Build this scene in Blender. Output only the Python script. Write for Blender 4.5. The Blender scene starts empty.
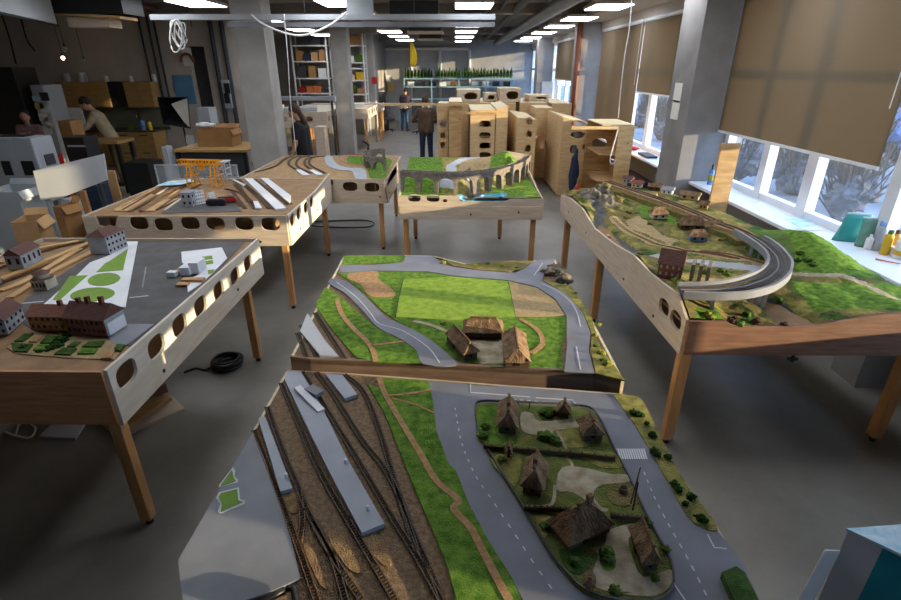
import bpy, bmesh, math, random
from mathutils import Vector, Matrix, noise, geometry
random.seed(7)
SC = bpy.context.scene
COL = SC.collection
PI = math.pi
# ------------------------------------------------------------------ camera
F = 515.0; PITCH = math.atan(232/515.0); YAW = math.radians(0.46); H = 2.4
cam_data = bpy.data.cameras.new('camera'); cam = bpy.data.objects.new('camera', cam_data); COL.objects.link(cam)
cam.location = (0, 0, H); cam.rotation_euler = (PI/2 - PITCH, 0, YAW)
cam_data.sensor_width = 36; cam_data.lens = 36*F/901; cam_data.clip_start = .05; cam_data.clip_end = 400
SC.camera = cam

def ray(px, py):
    x = (px-450.5)/F; y = -(py-300)/F
    d = (x, math.cos(PITCH)+y*math.sin(PITCH), -math.sin(PITCH)+y*math.cos(PITCH))
    c, s = math.cos(YAW), math.sin(YAW)
    return (d[0]*c-d[1]*s, d[0]*s+d[1]*c, d[2])
def PZ(px, py, z):
    d = ray(px, py); t = (z-H)/d[2]; return Vector((d[0]*t, d[1]*t, z))
def PY(px, py, Y):
    d = ray(px, py); t = Y/d[1]; return Vector((d[0]*t, Y, H+d[2]*t))
def PX(px, py, X):
    d = ray(px, py); t = X/d[0]; return Vector((X, d[1]*t, H+d[2]*t))
def crop(x0, y0, s):
    return lambda *pts: [(x0+s*a, y0+s*b) for a, b in pts]
CLAMP = [None]
def onz(pxs, z):
    pts = [PZ(a, b, z).xy for a, b in pxs]
    if CLAMP[0]:
        x0, x1, y0, y1 = CLAMP[0]; pts = [Vector((min(max(p.x, x0), x1), min(max(p.y, y0), y1))) for p in pts]
    return pts

# ------------------------------------------------------------------ materials
def lin(c):
    if isinstance(c, str):
        c = c.lstrip('#'); c = [int(c[i:i+2], 16)/255 for i in (0, 2, 4)]
        c = [x/12.92 if x <= .04045 else ((x+.055)/1.055)**2.4 for x in c]
    return (c[0], c[1], c[2], 1)
MATS = {}
def mat(name, c1, c2=None, scale=8, rough=.7, bump=0, metal=0, stretch=(1, 1, 1), detail=5, emit=0, bscale=None, spec=.4, alpha=None, lo=.35, hi=.65):
    m = bpy.data.materials.new(name); m.use_nodes = True; nt = m.node_tree; N = nt.nodes; L = nt.links
    b = N['Principled BSDF']; b.inputs['Roughness'].default_value = rough; b.inputs['Metallic'].default_value = metal
    b.inputs['Specular IOR Level'].default_value = spec
    b.inputs['Base Color'].default_value = lin(c1)
    if c2 or bump:
        tc = N.new('ShaderNodeTexCoord'); mp = N.new('ShaderNodeMapping'); mp.inputs['Scale'].default_value = stretch
        L.new(tc.outputs['Object'], mp.inputs['Vector'])
        nz = N.new('ShaderNodeTexNoise'); nz.inputs['Scale'].default_value = scale; nz.inputs['Detail'].default_value = detail
        L.new(mp.outputs[0], nz.inputs['Vector'])
        if c2:
            r = N.new('ShaderNodeValToRGB'); r.color_ramp.elements[0].color = lin(c1); r.color_ramp.elements[1].color = lin(c2)
            r.color_ramp.elements[0].position = lo; r.color_ramp.elements[1].position = hi
            L.new(nz.outputs['Fac'], r.inputs[0]); L.new(r.outputs[0], b.inputs['Base Color'])
        if bump:
            n2 = N.new('ShaderNodeTexNoise'); n2.inputs['Scale'].default_value = bscale or scale*3; n2.inputs['Detail'].default_value = 4
            L.new(mp.outputs[0], n2.inputs['Vector'])
            bp = N.new('ShaderNodeBump'); bp.inputs['Strength'].default_value = bump; bp.inputs['Distance'].default_value = .01
            L.new(n2.outputs['Fac'], bp.inputs['Height']); L.new(bp.outputs[0], b.inputs['Normal'])
    if emit:
        b.inputs['Emission Color'].default_value = lin(c1); b.inputs['Emission Strength'].default_value = emit
    if alpha is not None:   # clear sheet: part transparent, part glossy
        tr = N.new('ShaderNodeBsdfTransparent'); mx = N.new('ShaderNodeMixShader'); mx.inputs[0].default_value = alpha
        L.new(tr.outputs[0], mx.inputs[1]); L.new(b.outputs[0], mx.inputs[2]); L.new(mx.outputs[0], N['Material Output'].inputs[0])
    MATS[name] = m; return m
M = {}
def dm(k, *a, **kw): M[k] = mat(k, *a, **kw)
dm('ply', '#c9b9a7', '#baa892', scale=5, stretch=(1, 1, 7), rough=.6)
dm('ply_pale', '#d9cfc0', '#cbbfac', scale=5, stretch=(1, 1, 6), rough=.55)
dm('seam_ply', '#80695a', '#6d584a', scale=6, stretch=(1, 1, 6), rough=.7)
dm('ply_warm', '#dcbd90', '#cba877', scale=5, stretch=(1, 1, 7), rough=.55)
dm('ply_red_lit', '#c58d60', '#a8744b', scale=6, stretch=(1, 1, 9), rough=.55)  # red plywood lightened in colour to make up for the unlit front board
dm('roof_rust', '#8a5a4a', '#74493c', scale=30, stretch=(1, 6, 1), rough=.85, bump=.3)
dm('ply_red', '#966f58', '#7f5b46', scale=5, stretch=(1, 1, 9), rough=.55)
dm('ply_gold', '#cda873', '#b38b58', scale=4, stretch=(1, 1, 5), rough=.55)
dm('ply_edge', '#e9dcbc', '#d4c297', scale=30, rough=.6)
dm('leg_wood', '#cb9a66', '#b28150', scale=6, stretch=(4, 4, .6), rough=.5)
dm('baseboard_wood', '#9a7b58', '#856748', scale=9, rough=.8, bump=.1)
dm('trackbed', '#8f765c', '#6f5a45', scale=60, rough=.95, bump=.6, bscale=160)
dm('sandbed', '#ac8f6a', '#937650', scale=18, rough=.95, bump=.4, bscale=120)
dm('loose_ballast', '#9a7d57', '#7d6447', scale=30, rough=.95, bump=.8, bscale=140)
dm('tan_field', '#b09a72', '#9c8560', scale=40, rough=.95, bump=.5, bscale=150)
dm('grass', '#7a9c40', '#4d7328', scale=26, rough=.95, bump=1.0, bscale=220, spec=.1)
dm('hill_grass', '#6a8145', '#4b6433', scale=7, rough=.95, bump=1.0, bscale=150, spec=.1)
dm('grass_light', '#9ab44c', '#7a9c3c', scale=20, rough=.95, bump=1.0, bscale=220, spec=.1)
dm('grass_dark', '#56703a', '#3a5528', scale=25, rough=.95, bump=1.0, bscale=200, spec=.1)
dm('grass_dry', '#a59c58', '#757542', scale=22, rough=.95, bump=1.0, bscale=180, spec=.1)
dm('grass_flat', '#76993a', '#6c9034', scale=20, rough=.8)
dm('moss', '#7d8146', '#5d6a36', scale=20, rough=.95, bump=1.0, bscale=160, spec=.1)
dm('scrub', '#6b6e3c', '#8a7750', scale=16, rough=.95, bump=1.2, bscale=120, spec=.1)
dm('dirt', '#b48f66', '#9a7750', scale=40, rough=.95, bump=.4, bscale=180)
dm('pale_dirt', '#b9ad97', '#94866b', scale=18, rough=.95, bump=.4, bscale=160)
dm('asphalt', '#80828f', '#74767f', scale=6, rough=.75)
dm('asphalt_dark', '#5d5c5e', '#514f4f', scale=8, rough=.8)
dm('grey_board', '#8b8e96', '#7b7e86', scale=5, rough=.6)
dm('platform_grey', '#a3a9b3', '#969ca8', scale=7, rough=.45)
dm('white_paint', '#e4e6ea', '#d6d9df', scale=5, rough=.5)
dm('line_white', '#c9ccd2', rough=.7)
dm('rail', '#63574c', '#4c423a', scale=60, rough=.6, metal=.3)
dm('rail_rust', '#7d5a3c', '#5d3f29', scale=60, rough=.6, metal=.3)
dm('sleeper', '#5a493a', '#44372b', scale=80, rough=.9)
dm('rock', '#7d7468', '#4d463e', scale=9, rough=.95, bump=1.0, bscale=40)
dm('thatch', '#94775a', '#634d37', scale=35, stretch=(1, 1, .3), rough=.95, bump=1.0, bscale=110)
dm('thatch_dark', '#83664a', '#57412c', scale=35, stretch=(1, 1, .3), rough=.95, bump=1.0, bscale=110)
dm('log_wall', '#5e4a37', '#3d2f22', scale=14, stretch=(.4, .4, 6), rough=.9, bump=.4)
dm('plaster', '#cfc8b8', '#b5ad9b', scale=15, rough=.9)
dm('grey_plaster', '#a3a7ab', '#8f949a', scale=10, rough=.85)
dm('ochre_brick', '#b5854d', '#9a6d3d', scale=60, rough=.9, bump=.3)
dm('red_brick', '#8e5848', '#75463a', scale=60, rough=.9, bump=.3)
dm('roof_brown', '#6b4a42', '#573a34', scale=30, stretch=(1, 6, 1), rough=.85, bump=.3)
dm('glass_dark', '#1d2024', rough=.2)
dm('stone', '#8b8177', '#6f665d', scale=30, rough=.95, bump=.5, bscale=80)
dm('water', '#2f9cc4', '#63c3dd', scale=14, rough=.08)
dm('river', '#4a5260', '#3c4452', scale=10, rough=.3)
dm('river_blue', '#3f6fb0', '#7fa6d6', scale=16, rough=.2)
dm('white_foam', '#e2e6ea', '#c4ccd2', scale=30, rough=.8, bump=.5)
dm('leaf_dark', '#2f4d1e', '#1e3514', scale=30, rough=.95, bump=.8, spec=.1)
dm('leaf_mid', '#5a7434', '#3b5424', scale=30, rough=.95, bump=.8, spec=.1)
dm('leaf_yellow', '#92913f', '#6e7834', scale=25, rough=.95, bump=.8, spec=.1)
dm('twig', '#4d2f2a', '#33201c', scale=30, rough=.95, bump=.8)
dm('yellow_plastic', '#e8a21a', '#d68f10', scale=5, rough=.45)
dm('red_plastic', '#b0231c', '#9a1c18', scale=6, rough=.4)
dm('black_plastic', '#17181a', '#1f2022', scale=9, rough=.45)
dm('black_metal', '#202124', rough=.5, metal=.4)
dm('dark_grey', '#3b3c3f', '#333437', scale=6, rough=.6)
dm('pillar_grey', '#8c8988', '#807d7c', scale=3, rough=.85, bump=.1)
dm('concrete_column', '#a8a4a0', '#96928e', scale=3, rough=.85, bump=.1)
dm('wall_paint', '#8f8a85', '#86817c', scale=2, rough=.9)
dm('wall_brown', '#c2b9af', '#b3aaa0', scale=2, rough=.9)
dm('wall_pale', '#a9a9ab', '#9d9d9f', scale=2, rough=.9)
dm('ceiling_grey', '#8c847c', '#7c756e', scale=2, rough=.95, bump=.2)
dm('duct_metal', '#85878b', '#73757a', scale=3, rough=.4, metal=.6)
dm('tray_metal', '#a7abb0', '#999da2', scale=4, rough=.45, metal=.3)
dm('white_cable', '#d9d9d6', rough=.5)
dm('led', '#f4f8ff', emit=8.5)
dm('bulb_glow', '#ffe2b8', emit=30.0)
dm('led_frame', '#d0c6c0', rough=.5)
dm('upvc', '#dfe3ea', '#d6dae2', scale=3, rough=.35)
dm('sill_white', '#e6e8ee', '#dcdfe6', scale=3, rough=.3)
dm('red_pipe', '#70402f', '#633628', scale=3, rough=.6)
dm('cabinet_wood', '#b08d58', '#9a7846', scale=4, stretch=(1, 1, 10), rough=.5)
dm('worktop', '#4b4136', '#3d352c', scale=12, rough=.5)
dm('backsplash', '#7d7c63', '#6f6e57', scale=4, rough=.5)
dm('cardboard', '#a37a4c', '#936c42', scale=5, rough=.85)
dm('cardboard_pale', '#bd9669', '#ad875c', scale=5, rough=.85)
dm('white_board', '#c4c7cc', '#babdc2', scale=2, rough=.35)
dm('machine_grey', '#a9afb5', '#9ca2a8', scale=2, rough=.5)
dm('fridge_white', '#b9bcbf', '#aeb1b4', scale=2, rough=.4)
dm('paper', '#e4e2dc', '#d9d7d0', scale=4, rough=.8)
dm('paper_blue', '#8fc3dd', '#d9e8f0', scale=9, rough=.7)
dm('paper_yellow', '#d7b54a', rough=.8)
dm('teal_card', '#1a93a8', '#138398', scale=4, rough=.5)
dm('teal_pouch', '#3f9a92', '#358a83', scale=9, rough=.35)
dm('sage_pouch', '#6f9a86', '#608a77', scale=9, rough=.4)
dm('blue_wrap', '#3a78c8', '#9fc3ea', scale=8, rough=.2)
dm('film', '#d6e9f4', '#a3d0e8', scale=22, rough=.12, bump=.7, bscale=26)
dm('yellow_bottle', '#c8a21e', rough=.4)
dm('white_plastic', '#dcdcda', '#d0d0ce', scale=4, rough=.45)
dm('clear', '#dfeaf2', rough=.05, alpha=.16)
dm('pane', '#e6f0fa', rough=.02, alpha=.10)
dm('skin', '#c08f74', '#b58368', scale=9, rough=.6)
dm('hair_dark', '#1d1512', '#2a1e19', scale=40, rough=.7, bump=.5)
dm('hair_brown', '#4d3526', '#3b281d', scale=40, rough=.7, bump=.5)
dm('shirt_beige', '#a89a7e', '#95876c', scale=9, rough=.9, bump=.3)
dm('shirt_black', '#15161a', '#1d1e22', scale=9, rough=.9, bump=.3)
dm('shirt_brown', '#5b4a3c', '#4c3d31', scale=9, rough=.9, bump=.3)
dm('shirt_pink', '#8d6c68', '#7b5c59', scale=30, rough=.9, bump=.3)
dm('shirt_plum', '#2f2530', '#3b2e3b', scale=9, rough=.9, bump=.3)
dm('shirt_pale', '#c9b3a0', '#b9a390', scale=9, rough=.9)
dm('jeans', '#26354c', '#1d2a3e', scale=14, rough=.9, bump=.3)
dm('jeans_blue', '#2f4f70', '#26425f', scale=14, rough=.9, bump=.3)
dm('trousers_khaki', '#6d6244', '#5d5339', scale=10, rough=.9, bump=.3)
dm('trousers_dark', '#1c1e24', '#14161b', scale=10, rough=.9, bump=.3)
dm('shoe_red', '#7c2f35', rough=.6)
dm('shoe_dark', '#181818', rough=.6)
dm('blue_panel', '#5f8fb4', '#5482a6', scale=3, rough=.5)
dm('yellow_flag', '#e0c012', '#cfae0c', scale=4, rough=.7)
dm('red_sign', '#c0282a', rough=.5)
dm('softbox_white', '#cfcac0', '#c2bdb3', scale=8, rough=.7)
dm('rack_blue', '#8fb0b8', '#7d9ea7', scale=3, rough=.5)
dm('thicket', '#5e6068', '#3c3f47', scale=3, rough=.95, bump=.6, bscale=6)
dm('snow', '#8590a0', '#4c525c', scale=.5, rough=.9)
dm('bark', '#3d3733', '#2f2a27', scale=8, rough=.95)
dm('facade', '#8a8073', '#7a7064', scale=.3, rough=.9)
dm('car_blue', '#3c5f92', rough=.3, metal=.3)
dm('car_red', '#8b3a34', rough=.3, metal=.3)
dm('car_grey', '#9aa3ad', rough=.3, metal=.3)
dm('tyre', '#1c1c1c', rough=.8)
dm('gold_shade', '#b8944a', rough=.6)
dm('orange_cloth', '#c06a3a', rough=.8)
dm('green_glass', '#3b6b3a', rough=.2)
dm('mixed_books', '#6d5a48', '#3c4a66', scale=14, rough=.8, lo=.45, hi=.55)

def floor_mat():
    m = bpy.data.materials.new('floor_concrete'); m.use_nodes = True; nt = m.node_tree; N = nt.nodes; L = nt.links; b = N['Principled BSDF']
    tc = N.new('ShaderNodeTexCoord')
    n1 = N.new('ShaderNodeTexNoise'); n1.inputs['Scale'].default_value = .9; n1.inputs['Detail'].default_value = 8; n1.inputs['Roughness'].default_value = .65
    L.new(tc.outputs['Object'], n1.inputs['Vector'])
    r = N.new('ShaderNodeValToRGB'); r.color_ramp.elements[0].color = lin('#69665f'); r.color_ramp.elements[1].color = lin('#8e8a84')
    r.color_ramp.elements[0].position = .3; r.color_ramp.elements[1].position = .7
    L.new(n1.outputs['Fac'], r.inputs[0]); L.new(r.outputs[0], b.inputs['Base Color'])
    n2 = N.new('ShaderNodeTexNoise'); n2.inputs['Scale'].default_value = 2.5; n2.inputs['Detail'].default_value = 6
    L.new(tc.outputs['Object'], n2.inputs['Vector'])
    mr = N.new('ShaderNodeMapRange'); mr.inputs['To Min'].default_value = .28; mr.inputs['To Max'].default_value = .5
    L.new(n2.outputs['Fac'], mr.inputs['Value']); L.new(mr.outputs[0], b.inputs['Roughness'])
    b.inputs['Specular IOR Level'].default_value = .5
    return m
M['floor'] = floor_mat()
def blind_mat():
    m = bpy.data.materials.new('blind_fabric'); m.use_nodes = True; nt = m.node_tree; N = nt.nodes; L = nt.links
    N.remove(N['Principled BSDF']); d = N.new('ShaderNodeBsdfDiffuse'); t = N.new('ShaderNodeBsdfTranslucent'); mx = N.new('ShaderNodeMixShader')
    tc = N.new('ShaderNodeTexCoord'); nz = N.new('ShaderNodeTexNoise'); nz.inputs['Scale'].default_value = 140; L.new(tc.outputs['Object'], nz.inputs['Vector'])
    r = N.new('ShaderNodeValToRGB'); r.color_ramp.elements[0].color = lin('#857b6c'); r.color_ramp.elements[1].color = lin('#968a78'); L.new(nz.outputs['Fac'], r.inputs[0])
    L.new(r.outputs[0], d.inputs['Color']); t.inputs['Color'].default_value = lin('#8f7d60')
    mx.inputs[0].default_value = .42
    L.new(d.outputs[0], mx.inputs[1]); L.new(t.outputs[0], mx.inputs[2]); L.new(mx.outputs[0], N['Material Output'].inputs[0]); return m
M['blind'] = blind_mat()

# ------------------------------------------------------------------ geometry helpers
class MB:
    def __init__(self): self.bm = bmesh.new()
    def box(self, c, s, rz=0, rot=None):
        r = bmesh.ops.create_cube(self.bm, size=1)
        m = Matrix.Translation(Vector(c)) @ (rot.to_4x4() if rot else Matrix.Rotation(rz, 4, 'Z')) @ Matrix.Diagonal((*s, 1))
        bmesh.ops.transform(self.bm, matrix=m, verts=r['verts']); return self
    def bar(self, a, b, w, h, up=(0, 0, 1)):
        a = Vector(a); b = Vector(b); d = b-a; L = d.length; x = d.normalized(); u = Vector(up)
        if abs(x.dot(u)) > .95: u = Vector((0, 1, 0))
        y = u.cross(x).normalized(); z = x.cross(y)
        R = Matrix((x, y, z)).transposed(); return self.box((a+b)/2, (L, w, h), rot=R)
    def cyl(self, a, b, r0, r1=None, n=12, caps=True):
        a = Vector(a); b = Vector(b); d = b-a; r1 = r0 if r1 is None else r1
        q = d.to_track_quat('Z', 'Y').to_matrix().to_4x4()
        bmesh.ops.create_cone(self.bm, cap_ends=caps, segments=n, radius1=max(r0, 1e-4), radius2=max(r1, 1e-4), depth=d.length, matrix=Matrix.Translation((a+b)/2) @ q); return self
    def ball(self, c, r, sub=2, sc=(1, 1, 1)):
        bmesh.ops.create_icosphere(self.bm, subdivisions=sub, radius=r, matrix=Matrix.Translation(Vector(c)) @ Matrix.Diagonal((*sc, 1))); return self
    def tube(self, pts, r, n=6, closed=False):
        pts = [Vector(p) for p in pts]; rings = []; k = len(pts); up = Vector((0, 0, 1))
        for i, p in enumerate(pts):
            d = (pts[(i+1) % k]-pts[i-1]) if (closed or 0 < i < k-1) else ((pts[1]-pts[0]) if i == 0 else (pts[-1]-pts[-2]))
            d.normalize(); s = d.cross(up)
            if s.length < .05: s = d.cross(Vector((0, 1, 0)))
            s.normalize(); t = s.cross(d)
            rr = r[i] if isinstance(r, (list, tuple)) else r
            rings.append([self.bm.verts.new(p+s*math.cos(2*PI*j/n)*rr+t*math.sin(2*PI*j/n)*rr) for j in range(n)])
        m = k if closed else k-1
        for i in range(m):
            A, B = rings[i], rings[(i+1) % k]
            for j in range(n): self.bm.faces.new((A[j], A[(j+1) % n], B[(j+1) % n], B[j]))
        if not closed:
            self.bm.faces.new(rings[0][::-1]); self.bm.faces.new(rings[-1])
        return self
    def panel(self, outer, holes, th, o=(0, 0, 0), u=(1, 0, 0), v=(0, 0, 1)):
        """flat board from a 2D outline with holes, th thick along u x v"""
        o = Vector(o); u = Vector(u); v = Vector(v); n = u.cross(v).normalized()
        loops = [list(outer)] + [list(h) for h in holes]
        pts = [p for l in loops for p in l]
        tris = geometry.tessellate_polygon([[Vector((p[0], p[1], 0)) for p in l] for l in loops])
        A = [self.bm.verts.new(o+u*p[0]+v*p[1]) for p in pts]; B = [self.bm.verts.new(o+u*p[0]+v*p[1]+n*th) for p in pts]
        for t in tris:
            for S, fl in ((A, True), (B, False)):
                f = [S[i] for i in t]
                try: self.bm.faces.new(f[::-1] if fl else f)
                except ValueError: pass
        k = 0
        for l in loops:
            m = len(l)
            for i in range(m):
                a, b = k+i, k+(i+1) % m
                try: self.bm.faces.new((A[a], A[b], B[b], B[a]))
                except ValueError: pass
            k += m
        return self
    def slab(self, pts, z0, z1): return self.panel(pts, [], z1-z0, (0, 0, z0), (1, 0, 0), (0, 1, 0))
    def ribbon(self, pts, w, z0, z1):
        return self.slab(offset_band(pts, w), z0, z1)
    def build(self, name, material, parent=None, smooth=False, local=False, bevel=0, sub=0):
        bm = self.bm
        bmesh.ops.recalc_face_normals(bm, faces=bm.faces[:])
        me = bpy.data.meshes.new(name); o = bpy.data.objects.new(name, me)
        if parent is not None:
            if not local: bm.transform(wm(parent).inverted())
            o.parent = parent
        elif not local:
            lo = Vector((min(v.co.x for v in bm.verts), min(v.co.y for v in bm.verts), min(v.co.z for v in bm.verts)))
            hi = Vector((max(v.co.x for v in bm.verts), max(v.co.y for v in bm.verts), 0))
            c = Vector(((lo.x+hi.x)/2, (lo.y+hi.y)/2, lo.z)); bm.transform(Matrix.Translation(-c)); o.location = c
        bm.to_mesh(me); bm.free()
        for mm in (material if isinstance(material, (list, tuple)) else [material]): me.materials.append(M[mm] if isinstance(mm, str) else mm)
        if smooth:
            for p in me.polygons: p.use_smooth = True
        if bevel:
            md = o.modifiers.new('bevel', 'BEVEL'); md.width = bevel; md.segments = 2; md.limit_method = 'ANGLE'
        if sub:
            md = o.modifiers.new('sub', 'SUBSURF'); md.levels = sub; md.render_levels = sub
        COL.objects.link(o); return o
def wm(o):
    m = Matrix.LocRotScale(o.location, o.rotation_euler, o.scale)
    return wm(o.parent) @ m if o.parent else m
def tag(o, label, cat, group=None, kind=None):
    if label: o['label'] = label
    if cat: o['category'] = cat
    if group: o['group'] = group
    if kind: o['kind'] = kind
    return o
def thing(name, label, cat, loc=(0, 0, 0), rz=0, group=None):
    o = bpy.data.objects.new(name, None); o.empty_display_size = .1; COL.objects.link(o); o.location = loc; o.rotation_euler = (0, 0, rz)
    return tag(o, label, cat, group)
def struct(o): o['kind'] = 'structure'; return o
def copy_tree(o, loc=None, rz=None, label=None, parent=None, group=None):
    c = o.copy(); COL.objects.link(c)
    if parent is not None: c.parent = parent
    if loc is not None: c.location = loc
    if rz is not None: c.rotation_euler = (0, 0, rz)
    if label: c['label'] = label
    if group: c['group'] = group
    for ch in list(o.children): copy_tree(ch, parent=c)
    return c
def smooth_line(pts, n=6, closed=False):
    pts = [Vector(p) for p in pts]; out = []; k = len(pts)
    for i in range(k if closed else k-1):
        p0 = pts[i-1] if (closed or i > 0) else pts[0]; p1 = pts[i]; p2 = pts[(i+1) % k]; p3 = pts[(i+2) % k] if (closed or i+2 < k) else pts[-1]
        for j in range(n):
            t = j/n
            out.append(.5*((2*p1)+(p2-p0)*t+(2*p0-5*p1+4*p2-p3)*t*t+(3*p1-p0-3*p2+p3)*t**3))
    if not closed: out.append(pts[-1])
    return out
def offset_pts(pts, d):
    out = []; k = len(pts)
    for i, p in enumerate(pts):
        a = pts[max(i-1, 0)]; b = pts[min(i+1, k-1)]; t = Vector((b[0]-a[0], b[1]-a[1]))
        if t.length < 1e-9: t = Vector((1, 0))
        t.normalize(); out.append(Vector((p[0]-t.y*d, p[1]+t.x*d)))
    return out
def offset_band(pts, w):
    return offset_pts(pts, w/2) + offset_pts(pts, -w/2)[::-1]
def oval(cx, cy, w, h, n=20, p=2.6):
    out = []
    for i in range(n):
        a = 2*PI*i/n; c, s = math.cos(a), math.sin(a)
        out.append((cx+w/2*math.copysign(abs(c)**(2/p), c), cy+h/2*math.copysign(abs(s)**(2/p), s)))
    return out
def inside(p, poly):
    x, y = p[0], p[1]; r = False; j = len(poly)-1
    for i in range(len(poly)):
        xi, yi = poly[i][0], poly[i][1]; xj, yj = poly[j][0], poly[j][1]
        if (yi > y) != (yj > y) and x < (xj-xi)*(y-yi)/(yj-yi)+xi: r = not r
        j = i
    return r
def near(p, line):
    best = 9; P = Vector((p[0], p[1]))
    for a, b in zip(line, line[1:]):
        a = Vector((a[0], a[1])); b = Vector((b[0], b[1])); d = b-a; t = max(0, min(1, (P-a).dot(d)/max(d.dot(d), 1e-9))); best = min(best, (P-a-d*t).length)
    return best
def blob(mb, c, r, seed=0, sc=(1, 1, 1), amp=.35, sub=3):
    b2 = bmesh.new(); bmesh.ops.create_icosphere(b2, subdivisions=sub, radius=1)
    off = Vector((seed*3.7, seed*1.3, seed*.7)); vs = {}
    for v in b2.verts:
        k = 1+amp*noise.noise(v.co*2.2+off)+amp*.6*noise.noise(v.co*6+off)
        p = v.co*k*r; vs[v.index] = mb.bm.verts.new(Vector(c)+Vector((p.x*sc[0], p.y*sc[1], p.z*sc[2])))
    for f in b2.faces: mb.bm.faces.new([vs[v.index] for v in f.verts])
    b2.free(); return mb
# ================================================================== THE ROOM
XW = 3.75; XL = -13.2; YF = -2.0; YB = 27.0; ZC = 3.7; YK = 14.7; YS = 21.5
def sbox(name, x0, x1, y0, y1, z0, z1, m):
    return struct(MB().box(((x0+x1)/2, (y0+y1)/2, (z0+z1)/2), (x1-x0, y1-y0, z1-z0)).build(name, m))
sbox('floor', XL-.2, XW+.15, YF-.2, YB+.2, -.15, 0, 'floor')
sbox('ceiling', XL-.2, XW+.15, YF-.2, YB+.2, ZC, ZC+.2, 'ceiling_grey')
sbox('wall_left', XL-.2, XL, YF, YB, 0, ZC, 'wall_brown')
sbox('wall_near', XL-.2, XW+.15, YF-.2, YF, 0, ZC, 'wall_paint')
sbox('wall_back', XL-.2, XW+.15, YB, YB+.2, 0, ZC, 'wall_pale')
# partition behind the kitchen, with a tall dark doorway
dx0 = PY(190, 60, YK).x; dx1 = PY(206, 60, YK).x; dz = PY(198, 46, YK).z
mb = MB()
mb.box(((XL+dx0)/2, YK+.1, ZC/2), (dx0-XL, .2, ZC)); mb.box(((dx0+dx1)/2, YK+.1, (ZC+dz)/2), (dx1-dx0, .2, ZC-dz)); mb.box(((dx1-5.2)/2, YK+.1, ZC/2), (-5.2-dx1, .2, ZC))
struct(mb.build('wall_kitchen', 'wall_brown'))
sbox('wall_shelves', XL, -3.3, YS, YS+.2, 0, ZC, 'wall_paint')
sbox('wall_corridor', -3.5, -3.3, YS+.2, YB, 0, ZC, 'wall_paint')
struct(MB().box(((dx0+dx1)/2, YK+.16, dz/2), (dx1-dx0-.02, .04, dz-.02)).build('door_1', 'dark_grey'))
# columns
for i, (x0, x1, y) in enumerate(((-3.46, -2.98, 9.0), (-3.48, -3.02, 16.0), (-3.55, -3.06, 21.2))):
    sbox('column', x0, x1, y, y+.46, 0, ZC, 'concrete_column')
# ceiling beams across
for y in (5.6, 13.0, 20.2, 25.0): sbox('ceiling_beam', XL, XW, y, y+.3, 3.5, ZC, 'ceiling_grey')
sbox('ceiling_beam', 2.9, XW, YF, YB, 3.42, ZC, 'wall_brown')
# right wall: parapet, lintel, pillars
sbox('wall_right_parapet', 3.6, 3.9, YF, YB, 0, .93, 'wall_paint')
sbox('wall_right_lintel', 3.6, 3.9, YF, YB, 3.24, ZC, 'wall_brown')
for y0, y1 in ((.3, 1.0), (7.3, 8.02), (14.3, 15.0), (21.3, 22.0)): sbox('pillar', 3.1, 3.9, y0, y1, 0, ZC, 'pillar_grey')
bays = [(YF, .3, ()), (1.0, 7.3, (2.15, 3.25, 4.33, 5.42, 6.28)), (8.02, 14.3, (9.15, 10.4, 11.5, 12.6, 13.4)), (15.0, 21.3, (16.2, 17.4, 18.6, 19.9)), (22.0, YB, (23.2, 24.4, 25.6))]
for i, (y0, y1, mull) in enumerate(bays):
    w = thing('window_%d' % (i+1), None, None, (3.72, (y0+y1)/2, .95)); w['kind'] = 'structure'
    mb = MB(); z0, z1 = .93, 3.24
    for z in (z0+.05, z1-.05): mb.box((3.72, (y0+y1)/2, z), (.09, y1-y0, .1))
    mb.box((3.72, (y0+y1)/2, 2.35), (.08, y1-y0, .09))
    for y in (y0+.05, y1-.05): mb.box((3.72, y, (z0+z1)/2), (.102, .1, z1-z0-.004))
    for k, y in enumerate(mull): mb.box((3.72, y, (z0+z1)/2), (.106, .16 if k % 2 else .13, z1-z0-.006))
    struct(mb.build('window_frame', 'upvc', w))
    struct(MB().box((3.735, (y0+y1)/2, (z0+z1)/2), (.008, y1-y0, z1-z0)).build('window_pane', 'pane', w))
    struct(MB().box(((3.28+3.68)/2, (y0+y1)/2, .935), (.40, y1-y0-.01, .04)).build('window_sill', 'sill_white', w, bevel=.008))
# light portals at the window openings
for y0, y1, _ in bays:
    l = bpy.data.lights.new('window_portal', 'AREA'); l.shape = 'RECTANGLE'; l.size = 2.2; l.size_y = y1-y0; l.cycles.is_portal = True
    o = bpy.data.objects.new('window_portal', l); COL.objects.link(o); o.location = (3.95, (y0+y1)/2, 2.09); o.rotation_euler = (0, PI/2, 0)
# heating pipe
MB().tube([(3.06, 14.22, 0), (3.06, 14.22, 3.69)], .07, 12).build('heating_pipe', 'red_pipe', smooth=True)
tag(bpy.data.objects['heating_pipe'], 'rust red vertical pipe running up the pillar between blinds', 'pipe')
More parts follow.
